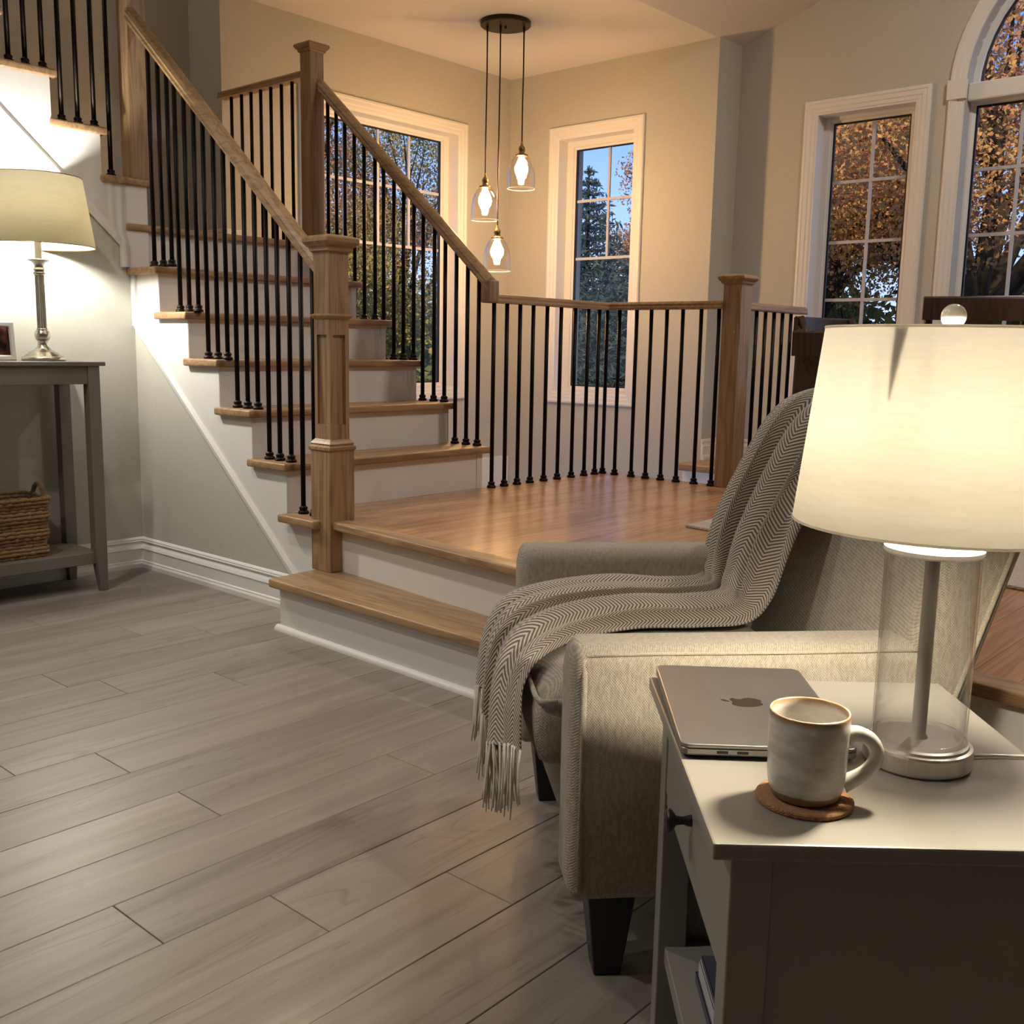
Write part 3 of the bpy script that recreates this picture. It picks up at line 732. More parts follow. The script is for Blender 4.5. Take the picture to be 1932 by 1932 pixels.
M_BULB_N = emit('lit_bulb_neutral', NEUT, P_CONS/(PI*.0113))
lathe([(0, 1.402), (.018, 1.405), (.027, 1.43), (.030, 1.455), (.022, 1.482), (0, 1.49)], 20).build('bulb', M_BULB_N, cl, smooth=True)
M_SHADE_C = shade_mat('console_shade_fabric', (.82, .77, .60), .30)
sh = lathe([(.168, 1.602), (.206, 1.346)], 64).build('shade', M_SHADE_C, cl, smooth=True, solid=.0012)
for r, z in ((.206, 1.346), (.168, 1.602)):
    MB().tube([(cx+r*math.cos(a), cy+r*math.sin(a), z) for a in np.linspace(0, 2*PI, 65)], .0016, 6, False).build('shade_rim', M_BRASS, sh)
for k in range(3):
    a = k*2*PI/3
    MB().tube([(cx, cy, 1.595), (cx+.168*math.cos(a), cy+.168*math.sin(a), 1.600)], .0016, 6).build('spider_arm', M_BRASS, sh)
MB().tube([(cx-.10, 4.222, .90), (1.60, 4.228, .76), (1.50, 4.228, .60), (1.46, 4.228, .42)], .003, 6).build('cord', plain('grey_lamp_cord', (.25, .24, .22), .6), cl)

# photograph in a white frame
M_FRAME = plain('white_photo_frame', (.62, .60, .57), .4)
pf = thing('photo_frame', (1.64, 4.03, .913), 'white framed photograph leaning beside the lamp on the console', 'picture frame')
lean = .10
def pfm(x, z, d): return (x, 4.02 + d + lean*(z), .914 + z)
fx0, fx1 = 1.592, 1.708
mb = MB(); vs = []
for ins, out in [(0, .012), (0, 0), (.004, -.004), (.016, -.004), (.020, .002)]:
    for x, z in ((fx0+ins, ins), (fx1-ins, ins), (fx1-ins, .145-ins), (fx0+ins, .145-ins)): vs.append(pfm(x, z, out))
mb.add(vs, [(i*4+k, i*4+(k+1) % 4, (i+1)*4+(k+1) % 4, (i+1)*4+k) for i in range(4) for k in range(4)] + [(0,1,2,3)]).build('frame', M_FRAME, pf)
m, nt_, b = newmat('dark_photo_print'); f = noise(nt_, coords(nt_, (22, 22, 16)), 1.0, 2, .4)
nt_.links.new(ramp(nt_, f, [(.35, (.015, .008, .006)), (.52, (.09, .035, .025)), (.60, (.42, .24, .17)), (.72, (.04, .02, .015))]), b.inputs['Base Color']); b.inputs['Roughness'].default_value = .15
MB().add([pfm(fx0+.019, .019, .003), pfm(fx1-.019, .019, .003), pfm(fx1-.019, .126, .003), pfm(fx0+.019, .126, .003)], [(0,1,2,3)]).build('print', m, pf)
MB().hexa([pfm(1.64, .0, .05), pfm(1.66, .0, .05), pfm(1.66, .0, .054), pfm(1.64, .0, .054), pfm(1.64, .11, .010), pfm(1.66, .11, .010), pfm(1.66, .11, .013), pfm(1.64, .11, .013)]).build('easel_leg', M_FRAME, pf)

# seagrass basket on the shelf
bk = thing('basket', (1.58, 4.06, .160), 'rectangular woven seagrass basket with rope handle on the console shelf', 'basket')
bx0, bx1, by0, by1 = 1.36, 1.775, 3.962, 4.175
def rloop(off, n=96, rr=.025):
    pts = []
    x0, x1, y0, y1 = bx0-off, bx1+off, by0-off, by1+off
    for (ccx, ccy, a0) in ((x1-rr, y1-rr, 0), (x0+rr, y1-rr, PI/2), (x0+rr, y0+rr, PI), (x1-rr, y0+rr, 1.5*PI)):
        for a in np.linspace(a0, a0+PI/2, 6): pts.append((ccx+rr*math.cos(a), ccy+rr*math.sin(a)))
    out = []
    for i in range(len(pts)):
        p, q_ = pts[i], pts[(i+1) % len(pts)]
        L_ = math.dist(p, q_); m_ = max(1, int(L_/.011))
        out += [(p[0]+(q_[0]-p[0])*j/m_, p[1]+(q_[1]-p[1])*j/m_) for j in range(m_)]
    return out
nrow = 17; hb = .222
for i in range(nrow):
    z = .167 + hb*i/(nrow-1)
    pts = rloop(.004*math.sin(i*1.3) + .012*i/nrow - .008)
    mb = MB(); P3 = []; R3 = []
    for j, (x, y) in enumerate(pts):
        P3.append((x + random.uniform(-.0016, .0016), y + random.uniform(-.0016, .0016), z + random.uniform(-.0014, .0014)))
        R3.append(.0076 + .0018*math.sin(j*1.9+i) + random.uniform(-.0007, .0007))
    P3.append(P3[0]); R3.append(R3[0])
    mb.tube(P3, R3, 7, False).build('rope_coil', M_ROPE, bk, smooth=True)
MB().box(bx0+.004, bx1-.004, by0+.004, by1-.004, .161, .167).build('bottom', M_ROPE, bk)
M_ROPED = fabric('brown_handle_rope', (.20, .105, .045), (.07, .035, .014), 350)
for xx, s in ((bx1+.004, 1), (bx0-.004, -1)):
    pts = [(xx + .004*s*math.sin(t), 4.068 + .047*math.cos(t), .372 + .062*math.sin(t)) for t in np.linspace(-.25, PI+.25, 22)]
    MB().tube(pts, [.0095 + .001*math.sin(i*2.2) for i in range(22)], 9).build('handle', M_ROPED, bk, smooth=True)

# ------------------------------------------------------------------ pendant light
M_PGLASS = glass('pendant_clear_glass', (.96, .95, .93), 1.25, .04, 2.2)
M_RIMG = shade_mat('thick_glass_rim', (.90, .86, .80), .6)
M_BULB_W = emit('lit_bulb_warm', WARM, P_PEND/(PI*.0125))
pl = thing('pendant_light', (4.711, 4.283, Z_BAY), 'cluster of three clear glass bell pendants hanging from round dark ceiling plate', 'pendant light')
MB().lathe([(0, Z_BAY), (.146, Z_BAY), (.147, Z_BAY-.004), (.147, Z_BAY-.022), (.143, Z_BAY-.026), (0, Z_BAY-.027)], 4.711, 4.283, 48).build('ceiling_plate', M_BRONZE, pl, smooth=False)
MB().lathe([(0, Z_BAY-.027), (.006, Z_BAY-.028), (.006, Z_BAY-.038), (0, Z_BAY-.040)], 4.711, 4.283, 10).build('screw', M_BRONZE, pl, smooth=True)
M_CORD = plain('dark_brown_cord', (.035, .012, .010), .7)
for (x, y, zs) in ((4.640, 4.360, 1.935), (4.683, 4.296, 1.640), (4.786, 4.205, 2.120)):
    MB().tube([(x, y, Z_BAY-.02), (x+.002, y, Z_BAY-.3), (x-.001, y, zs+.30), (x, y, zs+.05)], .0042, 8).build('cord', M_CORD, pl, smooth=True)
    MB().lathe([(.004, Z_BAY-.062), (.007, Z_BAY-.05), (.007, Z_BAY-.026)], x, y, 10).build('strain_relief', M_BRONZE, pl, smooth=True)
    so = MB().lathe([(.004, zs+.078), (.008, zs+.058), (.018, zs+.046), (.021, zs+.032), (.017, zs+.024), (.018, zs+.008), (.037, zs+.004), (.038, zs-.004), (0, zs-.005)], x, y, 24).build('socket', M_BRASS, pl, smooth=True)
    gp = [(.034, zs-.002), (.050, zs-.018), (.066, zs-.045), (.076, zs-.078), (.0805, zs-.115), (.0815, zs-.190)]
    MB().lathe(gp, x, y, 48).build('glass_bell', M_PGLASS, pl, smooth=True)
    MB().tube([(x+.0812*math.cos(a), y+.0812*math.sin(a), zs-.191) for a in np.linspace(0, 2*PI, 49)], .0020, 6, False).build('bell_rim', M_RIMG, pl, smooth=True)
    MB().lathe([(0, zs-.004), (.014, zs-.006), (.014, zs-.026), (.021, zs-.034), (.037, zs-.062), (.040, zs-.082), (.034, zs-.104), (.021, zs-.122), (.017, zs-.148), (0, zs-.153)], x, y, 24).build('bulb', M_BULB_W, pl, smooth=True)

# ------------------------------------------------------------------ armchair
ca, sa = math.cos(math.radians(48)), math.sin(math.radians(48))
OX, OY = 1.234, .905
def CH(d, w, z): return (OX + d*sa + w*ca, OY - d*ca + w*sa, z)
MC = Matrix(((sa, ca, 0, OX), (-ca, sa, 0, OY), (0, 0, 1, 0), (0, 0, 0, 1)))
def cbox(d0, d1, w0, w1, z0, z1, name, mat, par, bev=.02, seg=4):
    return MB().box(d0, d1, w0, w1, z0, z1).xf(MC).build(name, mat, par, bevel=bev, seg=seg)
ac = thing('armchair', CH(.3, .35, 0), 'beige woven upholstered armchair with track arms and black tapered legs, beside the side table', 'armchair')
cbox(-.012, .60, .03, .69, .150, .315, 'seat_base', M_FAB, ac, .02)
def arm(w0, w1, zt_, near):
    mb = MB()
    # rounded section swept front to back
    n = 7; r = .034; prof = []
    for (cw, cz, a0) in ((w1-r, zt_-r, 0), (w0+r, zt_-r, PI/2)):
        for a in np.linspace(a0, a0+PI/2, n): prof.append((cw+r*math.cos(a), cz+r*math.sin(a)))
    prof += [(w0+.004, .147+.012), (w0+.012, .147), (w1-.012, .147), (w1-.004, .147+.012)]
    st_ = [(-.047, .72), (-.046, .84), (-.041, .93), (-.034, .98), (-.027, 1.0), (.15, 1.0), (.35, 1.0), (.56, 1.0)]
    cw, cz = (w0+w1)/2, (.147+zt_)/2
    vs = []
    for d, s in st_:
        for (w_, z_) in prof:
            ins = (1-s)*.16
            vs.append(CH(d, w_ + (cw-w_)/abs(cw-w_+1e-9)*min(ins, abs(cw-w_)), z_ + (cz-z_)/abs(cz-z_+1e-9)*min(ins, abs(cz-z_))))
    L_ = len(prof)
    fs = [(i*L_+k, i*L_+(k+1) % L_, (i+1)*L_+(k+1) % L_, (i+1)*L_+k) for i in range(len(st_)-1) for k in range(L_)]
    fs += [tuple(range(L_))[::-1], tuple((len(st_)-1)*L_+k for k in range(L_))]
    o = mb.add(vs, fs).build('arm', M_FAB, ac, smooth=True)
    md = o.modifiers.new('es', 'EDGE_SPLIT'); md.split_angle = 1.1
    ow = w0 if near else w1
    MB().tube([CH(-.0275, ow+(.001 if near else -.001), .165), CH(-.0285, ow, zt_-.045), CH(-.0265, ow+(.008 if near else -.008), zt_-.018)], .0042, 8).build('piping', M_PIPE, o, smooth=True)
    MB().tube([CH(-.024, ow+(.0085 if near else -.0085), zt_-.0125), CH(.08, ow+(.0085 if near else -.0085), zt_-.0105), CH(.28, ow+(.0075 if near else -.0075), zt_-.0115), CH(.56, ow+(.0085 if near else -.0085), zt_-.0105)], .0026, 6).build('seam', M_PIPE, o, smooth=True)
    return o
arm(-.030, .088, .555, True); arm(.625, .740, .578, False)
# seat cushion, crowned, with piping
mb = MB(); nd, nw_ = 16, 16; vs = []
cd0, cd1, cw0, cw1 = -.078, .43, .094, .620
def cush(u, v, top):
    d, w_ = cd0 + (cd1-cd0)*u, cw0 + (cw1-cw0)*v
    e_ = min(1, min(u, 1-u, v, 1-v)/.10); cr_ = math.sin(e_*PI/2)
    return CH(d, w_, (.428 + .030*cr_ + .008*math.sin(PI*u)*math.sin(PI*v)) if top else .316 - .0*cr_)
us = np.linspace(0, 1, nd)
top = [cush(u, v, True) for v in us for u in us]; bot = [cush(u, v, False) for v in us for u in us]
fs = [(j*nd+i, j*nd+i+1, (j+1)*nd+i+1, (j+1)*nd+i) for j in range(nd-1) for i in range(nd-1)]
ring = [i for i in range(nd)] + [j*nd+nd-1 for j in range(1, nd)] + [(nd-1)*nd+i for i in range(nd-2, -1, -1)] + [j*nd for j in range(nd-2, 0, -1)]
mid = []
for i in ring:
    u, v = us[i % nd], us[i // nd]
    d, w_ = cd0 + (cd1-cd0)*u, cw0 + (cw1-cw0)*v
    b_ = .010
    mid.append(CH(d - (b_ if u == 0 else 0), w_, .372))
mb.v = [*top, *mid, *bot]; NT, NR = len(top), len(ring)
mb.f = fs + [tuple(NT+NR+k for k in f) for f in fs] + [(ring[k], ring[(k+1) % NR], NT+(k+1) % NR, NT+k) for k in range(NR)] + [(NT+k, NT+(k+1) % NR, NT+NR+ring[(k+1) % NR], NT+NR+ring[k]) for k in range(NR)]
cu = mb.build('seat_cushion', M_FAB, ac, subsurf=1)
MB().tube([CH(cd0+.03, cw0+.001, .431), CH(cd0+.004, cw0+.006, .429), CH(cd0-.001, cw0+.03, .429), CH(cd0-.001, cw1-.03, .429), CH(cd0+.004, cw1-.006, .429), CH(cd0+.03, cw1-.001, .431)], .0048, 8).build('piping', M_PIPE, cu, smooth=True)
MB().tube([CH(cd0+.03, cw0+.001, .431), CH(.40, cw0+.001, .431)], .0048, 8).build('piping', M_PIPE, cu, smooth=True)
# reclined back
def dfr(z): return .392 + .40*(z-.487)
def drr(z): return .600 + .32*(z-.50)
w0, w1 = -.032, .742
zt_ = .885
bo = MB().hexa([CH(.42, w0, .158), CH(drr(.158), w0, .158), CH(drr(.158), w1, .158), CH(.42, w1, .158),
                CH(dfr(zt_)+.0, w0, zt_), CH(drr(zt_), w0, zt_), CH(drr(zt_), w1, zt_), CH(dfr(zt_), w1, zt_)]).build('backrest', M_FAB, ac, bevel=.045, seg=5)
MB().tube([CH(drr(z)-.030, w0-.001, z) for z in np.linspace(.20, .84, 10)], .004, 8).build('piping', M_PIPE, bo, smooth=True)
def cleg(d, w_, sd, sw_):
    a, b_ = .040, .022
    vs = [CH(d+sd*0+x*b_*1.0+sd*(a-b_)*0, w_+y*b_, 0) for x, y in ((-1,-1),(1,-1),(1,1),(-1,1))] + [CH(d+x*a+sd*.01, w_+y*a+sw_*.01, .158) for x, y in ((-1,-1),(1,-1),(1,1),(-1,1))]
    return MB().hexa(vs).build('leg', M_DARKLEG, ac, bevel=.003)
cleg(.030, .026, 0, 0); cleg(.030, .676, 0, 0); cleg(.545, .026, 0, 0); cleg(.545, .676, 0, 0)

# ------------------------------------------------------------------ throw blanket
KEY = [  # d, z, w far, w near, fold height, s
    (.735, .70, .68, .37, .010), (.755, .80, .68, .36, .012), (.745, .875, .68, .35, .014), (.66, .905, .68, .345, .018), (.565, .893, .69, .335, .022),
    (.520, .840, .70, .330, .036), (.478, .72, .715, .335, .048), (.440, .62, .715, .340, .050), (.408, .53, .700, .345, .044), (.360, .482, .655, .350, .036),
    (.26, .474, .630, .350, .034), (.14, .474, .625, .345, .036), (.02, .470, .622, .295, .034), (-.055, .462, .610, .215, .030), (-.088, .435, .590, .165, .026),
    (-.096, .395, .572, .120, .030), (-.098, .355, .556, .095, .032), (-.099, .322, .545, .080, .034)]
def cr_interp(keys, t):
    n = len(keys)-1; x = t*n; i = min(int(x), n-1); f = x-i
    p = [np.array(keys[max(0, min(n, i+k))]) for k in (-1, 0, 1, 2)]
    return .5*((2*p[1]) + (-p[0]+p[2])*f + (2*p[0]-5*p[1]+4*p[2]-p[3])*f*f + (-p[0]+3*p[1]-3*p[2]+p[3])*f**3)
NS, NTT = 170, 90
S = [cr_interp(KEY, i/(NS-1)) for i in range(NS)]
arc = [0]
for i in range(1, NS): arc.append(arc[-1] + math.hypot(S[i][0]-S[i-1][0], S[i][1]-S[i-1][1]))
def fold(t, s):
    r1 = abs(math.sin(PI*(t*6.2 + .34*math.sin(3.1*s+.6) + .14*math.sin(8*s+5*t))))**.75
    r2 = abs(math.sin(PI*(t*3.1 + .20*math.sin(3*s) + .3)))**.8
    return .66*r1 + .40*r2
def fold_soft(t, s):
    ph = 2*PI*(t*4.2 + .30*math.sin(3.4*s+.6) + .12*math.sin(8*s + 5*t))
    a = .5+.5*math.sin(ph)
    b_ = .5+.5*math.sin(2*PI*(t*2.1 + .18*math.sin(3*s) + .3))
    return .62*a**1.8 + .45*b_**1.5
vs = []; uvs = []
for i in range(NS):
    a, b_ = S[max(0, i-1)], S[min(NS-1, i+1)]
    tg = np.array([b_[0]-a[0], b_[1]-a[1]]); tg /= np.linalg.norm(tg)
    nd_, nz_ = tg[1], -tg[0]
    if i == 0: sgn = 1
    for j in range(NTT):
        t = j/(NTT-1)
        wv_ = S[i][2] + (S[i][3]-S[i][2])*t
        edge = min(1, min(t, 1-t)/.10)
        h = .004 + 1.35*S[i][4]*fold(t, arc[i])*(.18+.82*edge)
        hem = 0.0
        if i > NS-30: hem = -.030*math.cos(2*PI*t*1.5+.4)*((i-NS+30)/30)
        d_, z_ = S[i][0] - nd_*h*(-1), S[i][1] - nz_*h*(-1)
        # folds also pull sideways
        wv_ += .014*math.cos(2*PI*(t*4.2 + .30*math.sin(3.4*arc[i]+.6)))*edge
        vs.append(CH(d_, wv_, z_ + hem))
        uvs.append((t*.62, arc[i]))
mb = MB(); mb.grid(vs, NTT, NS); mb.uv = uvs
tb = mb.build('throw_blanket', M_HERR, None, smooth=True, solid=.004)
tag(tb, 'grey and cream herringbone throw draped over the armchair, fringe hanging in front', 'blanket')
mb = MB()
for k in range(60):
    j = min(NTT-1, int((k+.5)/60*NTT)); p = Vector(vs[(NS-1)*NTT+j])
    for q_ in range(2):
        L_ = random.uniform(.085, .125); ox, oy = random.uniform(-.006, .006), random.uniform(-.006, .006)
        tcl = (k//6)*6+3; jt = min(NTT-1, int((tcl)/60*NTT)); pt = Vector(vs[(NS-1)*NTT+jt])
        pull = (pt-p)*.35
        pts = [p + Vector((0, 0, .006)), p + Vector((ox*.4+pull.x*.5, oy*.4+pull.y*.5, -L_*.3)), p + Vector((ox+pull.x*.8, oy+pull.y*.8, -L_*.65)), p + Vector((ox*1.6+pull.x*.7 + random.uniform(-.004,.004), oy*1.6+pull.y*.7, -L_))]
        mb.tube(pts, [.0026, .0025, .0022, .0010], 5)
fr_ = mb.build('fringe', M_FRINGE, tb, smooth=True); fr_['kind'] = 'stuff'

# ------------------------------------------------------------------ side table
TA = math.radians(41.0); TX, TY = .798, .449
MT = Matrix(((math.cos(TA), math.sin(TA), 0, TX), (math.sin(TA), -math.cos(TA), 0, TY), (0, 0, 1, 0), (0, 0, 0, 1)))
def tbox(a0, a1, b0, b1, z0, z1, name, mat, par, bev=.0015):
    return MB().box(a0, a1, b0, b1, z0, z1).xf(MT).build(name, mat, par, bevel=bev)
sd = thing('side_table', MT @ Vector((.245, .2, 0)), 'pale taupe side table with one drawer and black knob, nearest the viewer', 'side table')
tbox(0, .490, 0, .402, .533, .550, 'tabletop', M_TABLE, sd, .0025)
for a in (.012, .438):
    for b_ in (.020, .342):
        mb = MB(); t_ = .040
        vs = [(a, b_, 0), (a+t_, b_, 0), (a+t_, b_+t_, 0), (a, b_+t_, 0)]
        vs2 = [(x, y, .533) for x, y, z in vs]
        mb.hexa(vs + vs2).xf(MT).build('leg', M_TABLE, sd, bevel=.002)
tbox(.018, .030, .060, .342, .110, .533, 'side_panel', M_TABLE, sd)
tbox(.460, .472, .060, .342, .110, .533, 'side_panel', M_TABLE, sd)
tbox(.052, .438, .368, .380, .110, .533, 'back_panel', M_TABLE, sd)
tbox(.052, .438, .024, .050, .385, .402, 'rail', M_TABLE, sd)
dr = tbox(.055, .435, .022, .040, .405, .530, 'drawer', M_TABLE, sd)
kn = MB().lathe([(.007, 0), (.0065, .004), (.0045, .010), (.0055, .018), (.0125, .023), (.0140, .026), (.0125, .030), (0, .032)], 0, 0, 20)
kn.xf(MT @ Matrix.Translation((.235, .022, .460)) @ Matrix.Rotation(PI/2, 4, 'X')).build('knob', M_DARKLEG, dr, smooth=True)
tbox(.030, .460, .030, .378, .150, .175, 'shelf', M_TABLE, sd)
# magazines on the shelf
M_MAG1 = plain('pale_magazine_cover', (.48, .47, .50), .35); M_MAG2 = plain('dark_magazine_cover', (.06, .06, .09), .35); M_PAPER = plain('magazine_pages', (.6, .58, .55), .7)
def mag(a0, a1, b0, b1, z0, z1, mat, label):
    t = thing('magazine', MT @ Vector(((a0+a1)/2, (b0+b1)/2, z0)), label, 'magazine', 'magazines on the side table shelf')
    tbox(a0+.001, a1-.001, b0+.001, b1-.001, z0+.0008, z1-.0008, 'pages', M_PAPER, t, 0)
    tbox(a0, a1, b0, b1, z0, z0+.0008, 'cover', mat, t, 0); tbox(a0, a1, b0, b1, z1-.0008, z1, 'cover', mat, t, 0)
    tbox(a0, a1, b0, b0+.0008, z0, z1, 'spine', mat, t, 0)
mag(.12, .36, .06, .25, .1755, .189, M_MAG2, 'dark thick magazine at bottom of the stack in the side table')
mag(.13, .35, .062, .24, .1895, .212, M_MAG1, 'pale thick magazine in the middle of the stack in the side table')
mag(.15, .345, .064, .22, .2125, .221, M_MAG2, 'thin dark magazine on top of the stack in the side table')

# ------------------------------------------------------------------ laptop
LA = math.radians(39.3)
LB = Vector((.948, .580, .5535))
ML = Matrix(((math.cos(LA), math.sin(LA), 0, LB.x), (math.sin(LA), -math.cos(LA), 0, LB.y), (0, 0, 1, LB.z), (0, 0, 0, 1)))
lw, ld = .292, .196
def rrect(x0, x1, y0, y1, r, n=6):
    out = []
    for (ccx, ccy, a0) in ((x1-r, y1-r, 0), (x0+r, y1-r, PI/2), (x0+r, y0+r, PI), (x1-r, y0+r, 1.5*PI)):
        for a in np.linspace(a0, a0+PI/2, n): out.append((ccx+r*math.cos(a), ccy+r*math.sin(a)))
    return out
def rslab(x0, x1, y0, y1, r, levels):
    mb = MB(); vs = []
    for ins, z in levels:
        vs += [(x, y, z) for x, y in rrect(x0+ins, x1-ins, y0+ins, y1-ins, max(.001, r-ins))]
    n = 24; m_ = len(levels)
    return mb.add(vs, [(i*n+k, i*n+(k+1) % n, (i+1)*n+(k+1) % n, (i+1)*n+k) for i in range(m_-1) for k in range(n)] + [tuple(range(n))[::-1], tuple((m_-1)*n+k for k in range(n))])
M_ALU = plain('grey_aluminium', (.34, .325, .32), .34, .9)
M_LOGO = plain('dark_mirror_logo', (.045, .04, .038), .12, .6)
lt = thing('laptop', LB, 'closed grey aluminium laptop lying on the side table behind the mug', 'laptop')
bs = rslab(0, lw, 0, ld, .011, [(.004, 0), (.0015, .0012), (0, .0035), (0, .0085), (.0004, .0090)]).xf(ML).build('base', M_ALU, lt)
ld_ = rslab(0, lw, 0, ld, .011, [(.0012, .0098), (.0002, .0103), (0, .0125), (.0006, .0138), (.0016, .0142)]).xf(ML).build('lid', M_ALU, lt)
rslab(.002, lw-.002, .002, ld-.002, .010, [(0, .0088), (0, .0100)]).xf(ML).build('gasket', M_SPACER, bs)
for y in (.040, .0625):
    MB().box(-.0004, .002, y, y+.0125, .0042, .0072).xf(ML).build('port', M_SPACER, bs)
for x, y in ((.02, .02), (lw-.02, .02), (.02, ld-.02), (lw-.02, ld-.02)):
    MB().lathe([(.007, -.0035), (.008, 0)], x, y, 12).xf(ML).build('foot', M_SPACER, bs)
# apple-shaped mark on the lid (leaf towards the left edge)
ap = [(0, -.30), (.10, -.36), (.22, -.34), (.36, -.20), (.42, .0), (.37, .16), (.30, .22), (.26, .32), (.29, .44), (.37, .50), (.28, .60), (.16, .62), (.04, .57), (-.02, .56), (-.14, .61), (-.26, .60), (-.38, .48), (-.44, .28), (-.43, .06), (-.36, -.16), (-.24, -.32), (-.11, -.36)]
lf = [(.0, .66), (.02, .78), (.10, .88), (.20, .91), (.19, .80), (.12, .70), (.03, .655)]
sc_ = .040
def logo(pts):
    return MB().prism([(lw/2 + .5*sc_*.0 + p[0]*sc_, ld/2 - (p[1]-.15)*sc_) for p in pts], lambda x, y, z: (x, y, z), .01415, .01435).xf(ML)
logo(ap).build('logo', M_LOGO, ld_); logo(lf).build('logo', M_LOGO, ld_)

# ------------------------------------------------------------------ coaster and mug
mx_, my_ = .944, .430
co = MB().lathe([(0, .5502), (.0475, .5502), (.0485, .552), (.0485, .5548), (.047, .5562), (0, .5562)], mx_, my_, 40).build('coaster', M_CORK, None, smooth=False)
tag(co, 'round cork coaster under the stoneware mug', 'coaster')
m, nt_, b = newmat('speckled_glaze')
tc_ = N(nt_, 'ShaderNodeTexCoord'); sp_ = N(nt_, 'ShaderNodeSeparateXYZ'); nt_.links.new(tc_.outputs['Object'], sp_.inputs[0])
nf = noise(nt_, coords(nt_, (60, 60, 200)), 1.0, 4, .6)
zz = N(nt_, 'ShaderNodeMath', operation='MULTIPLY_ADD'); nt_.links.new(nf, zz.inputs[0]); zz.inputs[1].default_value = .0035; nt_.links.new(sp_.outputs['Z'], zz.inputs[2])
mr = N(nt_, 'ShaderNodeMapRange'); nt_.links.new(zz.outputs[0], mr.inputs[0]); mr.inputs[1].default_value = .5562; mr.inputs[2].default_value = .6492
gl_ = ramp(nt_, mr.outputs[0], [(0, (.22, .16, .09)), (.120, (.25, .185, .105)), (.135, (.56, .54, .50)), (.90, (.62, .60, .57)), (.955, (.36, .26, .17)), (.985, (.30, .16, .07)), (1.0, (.62, .54, .42))])
big = noise(nt_, coords(nt_, (30, 30, 90)), 1.0, 4, .65)
gl_ = mixc(nt_, 1.0, gl_, ramp(nt_, big, [(.35, (.80, .78, .75)), (.62, (1.05, 1.05, 1.05))]), 'MULTIPLY')
nt_.links.new(gl_, b.inputs['Base Color']); b.inputs['Roughness'].default_value = .28; b.inputs['Coat Weight'].default_value = .4
M_GLAZE = m
z0 = .5564
mg = thing('mug', (mx_, my_, z0), 'cream stoneware mug with brown rim standing on the cork coaster', 'mug')
MB().lathe([(0, z0), (.0300, z0), (.0335, z0+.002), (.0365, z0+.010), (.0385, z0+.022), (.0392, z0+.045), (.0396, z0+.070), (.0398, z0+.0885), (.0388, z0+.0905), (.0372, z0+.0895), (.0362, z0+.080), (.0355, z0+.050), (.0345, z0+.020), (.030, z0+.010), (0, z0+.008)], mx_, my_, 48).build('body', M_GLAZE, mg, smooth=True)
ha = math.radians(-56)
hx, hy = math.cos(ha), math.sin(ha)
hp = [(.0375, .066), (.047, .0685), (.059, .064), (.0665, .053), (.066, .040), (.058, .029), (.046, .020), (.0365, .015)]
hp2 = [np.array(cr_interp(hp, t)) for t in np.linspace(0, 1, 28)]
pts = [(mx_+hx*r_, my_+hy*r_, z0+h_) for r_, h_ in hp2]
rad = [.0072 + .0028*abs(2*i/27-1)**3 for i in range(28)]
MB().tube(pts, rad, 12).build('handle', plain('glazed_handle', (.60, .58, .54), .28, 0, .4), mg, smooth=True)

# ------------------------------------------------------------------ table lamp on the side table
lx, ly = 1.1294, .3857
tl = thing('table_lamp', (lx, ly, .55), 'lit lamp with clear glass cylinder body and white drum shade on the side table', 'lamp')
def lz(prof, n=64): return MB().lathe(prof, lx, ly, n)
lz([(0, .5503), (.0550, .5503), (.0560, .552), (.0575, .553), (.0580, .556), (.0580, .571), (.0572, .5735), (.0535, .5745), (.0525, .577), (.0480, .578), (0, .579)]).build('base', M_NICKL, tl, smooth=False)
M_LGLASS = glass('lamp_glass', (.965, .965, .968), 1.0, 0, 3.0)
gbody = lz([(.0495, .578), (.0498, .60), (.0498, .79)]).build('glass_body', M_LGLASS, tl, smooth=True)
lz([(.0470, .579), (.0473, .60), (.0473, .79)]).build('inner_wall', M_LGLASS, gbody, smooth=True)
lz([(.0500, .579), (.0515, .5805), (.0500, .583), (.047, .5835)]).build('bottom_ring', M_LGLASS, gbody, smooth=True)
lz([(0, .788), (.0505, .788), (.0515, .790), (.0515, .794), (.050, .796), (0, .796)]).build('top_disc', plain('white_enamel_disc', (.80, .78, .74), .3), tl, smooth=False)
lz([(.0105, .578), (.0095, .581), (.0078, .583), (.0078, .788)], 24).build('rod', plain('champagne_metal_rod', (.72, .68, .62), .35, .45), tl, smooth=True)
for z in (.799, .804, .809): lz([(.006, z-.003), (.0105, z-.002), (.0105, z+.0015), (.006, z+.002)], 20).build('threaded_neck', M_NICKL, tl, smooth=True)
lz([(.006, .796), (.006, .81), (.014, .812), (.015, .848), (.012, .852), (0, .852)], 20).build('lamp_holder', plain('ivory_lamp_holder', (.7, .66, .58), .5), tl, smooth=True)
M_BULB_T = emit('lit_bulb_soft', TABW, P_TABLE/(PI*.0165))
lz([(0, .852), (.012, .853), (.018, .860), (.0185, .868), (.0185, .978), (.013, .990), (0, .994)], 24).build('bulb', M_BULB_T, tl, smooth=True)
M_SHADE_T = shade_mat('white_linen_shade', (.88, .85, .79), .77)
sh = lz([(.1275, 1.028), (.150, .820)], 96).build('shade', M_SHADE_T, tl, smooth=True, solid=.0012)
M_SHADOW_TAB = plain('shadow_tab_linen', (.60, .56, .48), .9)  # only for the added shadow-casting tabs in the shade
for r, z in ((.150, .8205), (.1275, 1.0275)):
    MB().tube([(lx+r*math.cos(a), ly+r*math.sin(a), z) for a in np.linspace(0, 2*PI, 97)], .0016, 6, False).build('shade_rim', M_SHADE_T, sh, smooth=True)
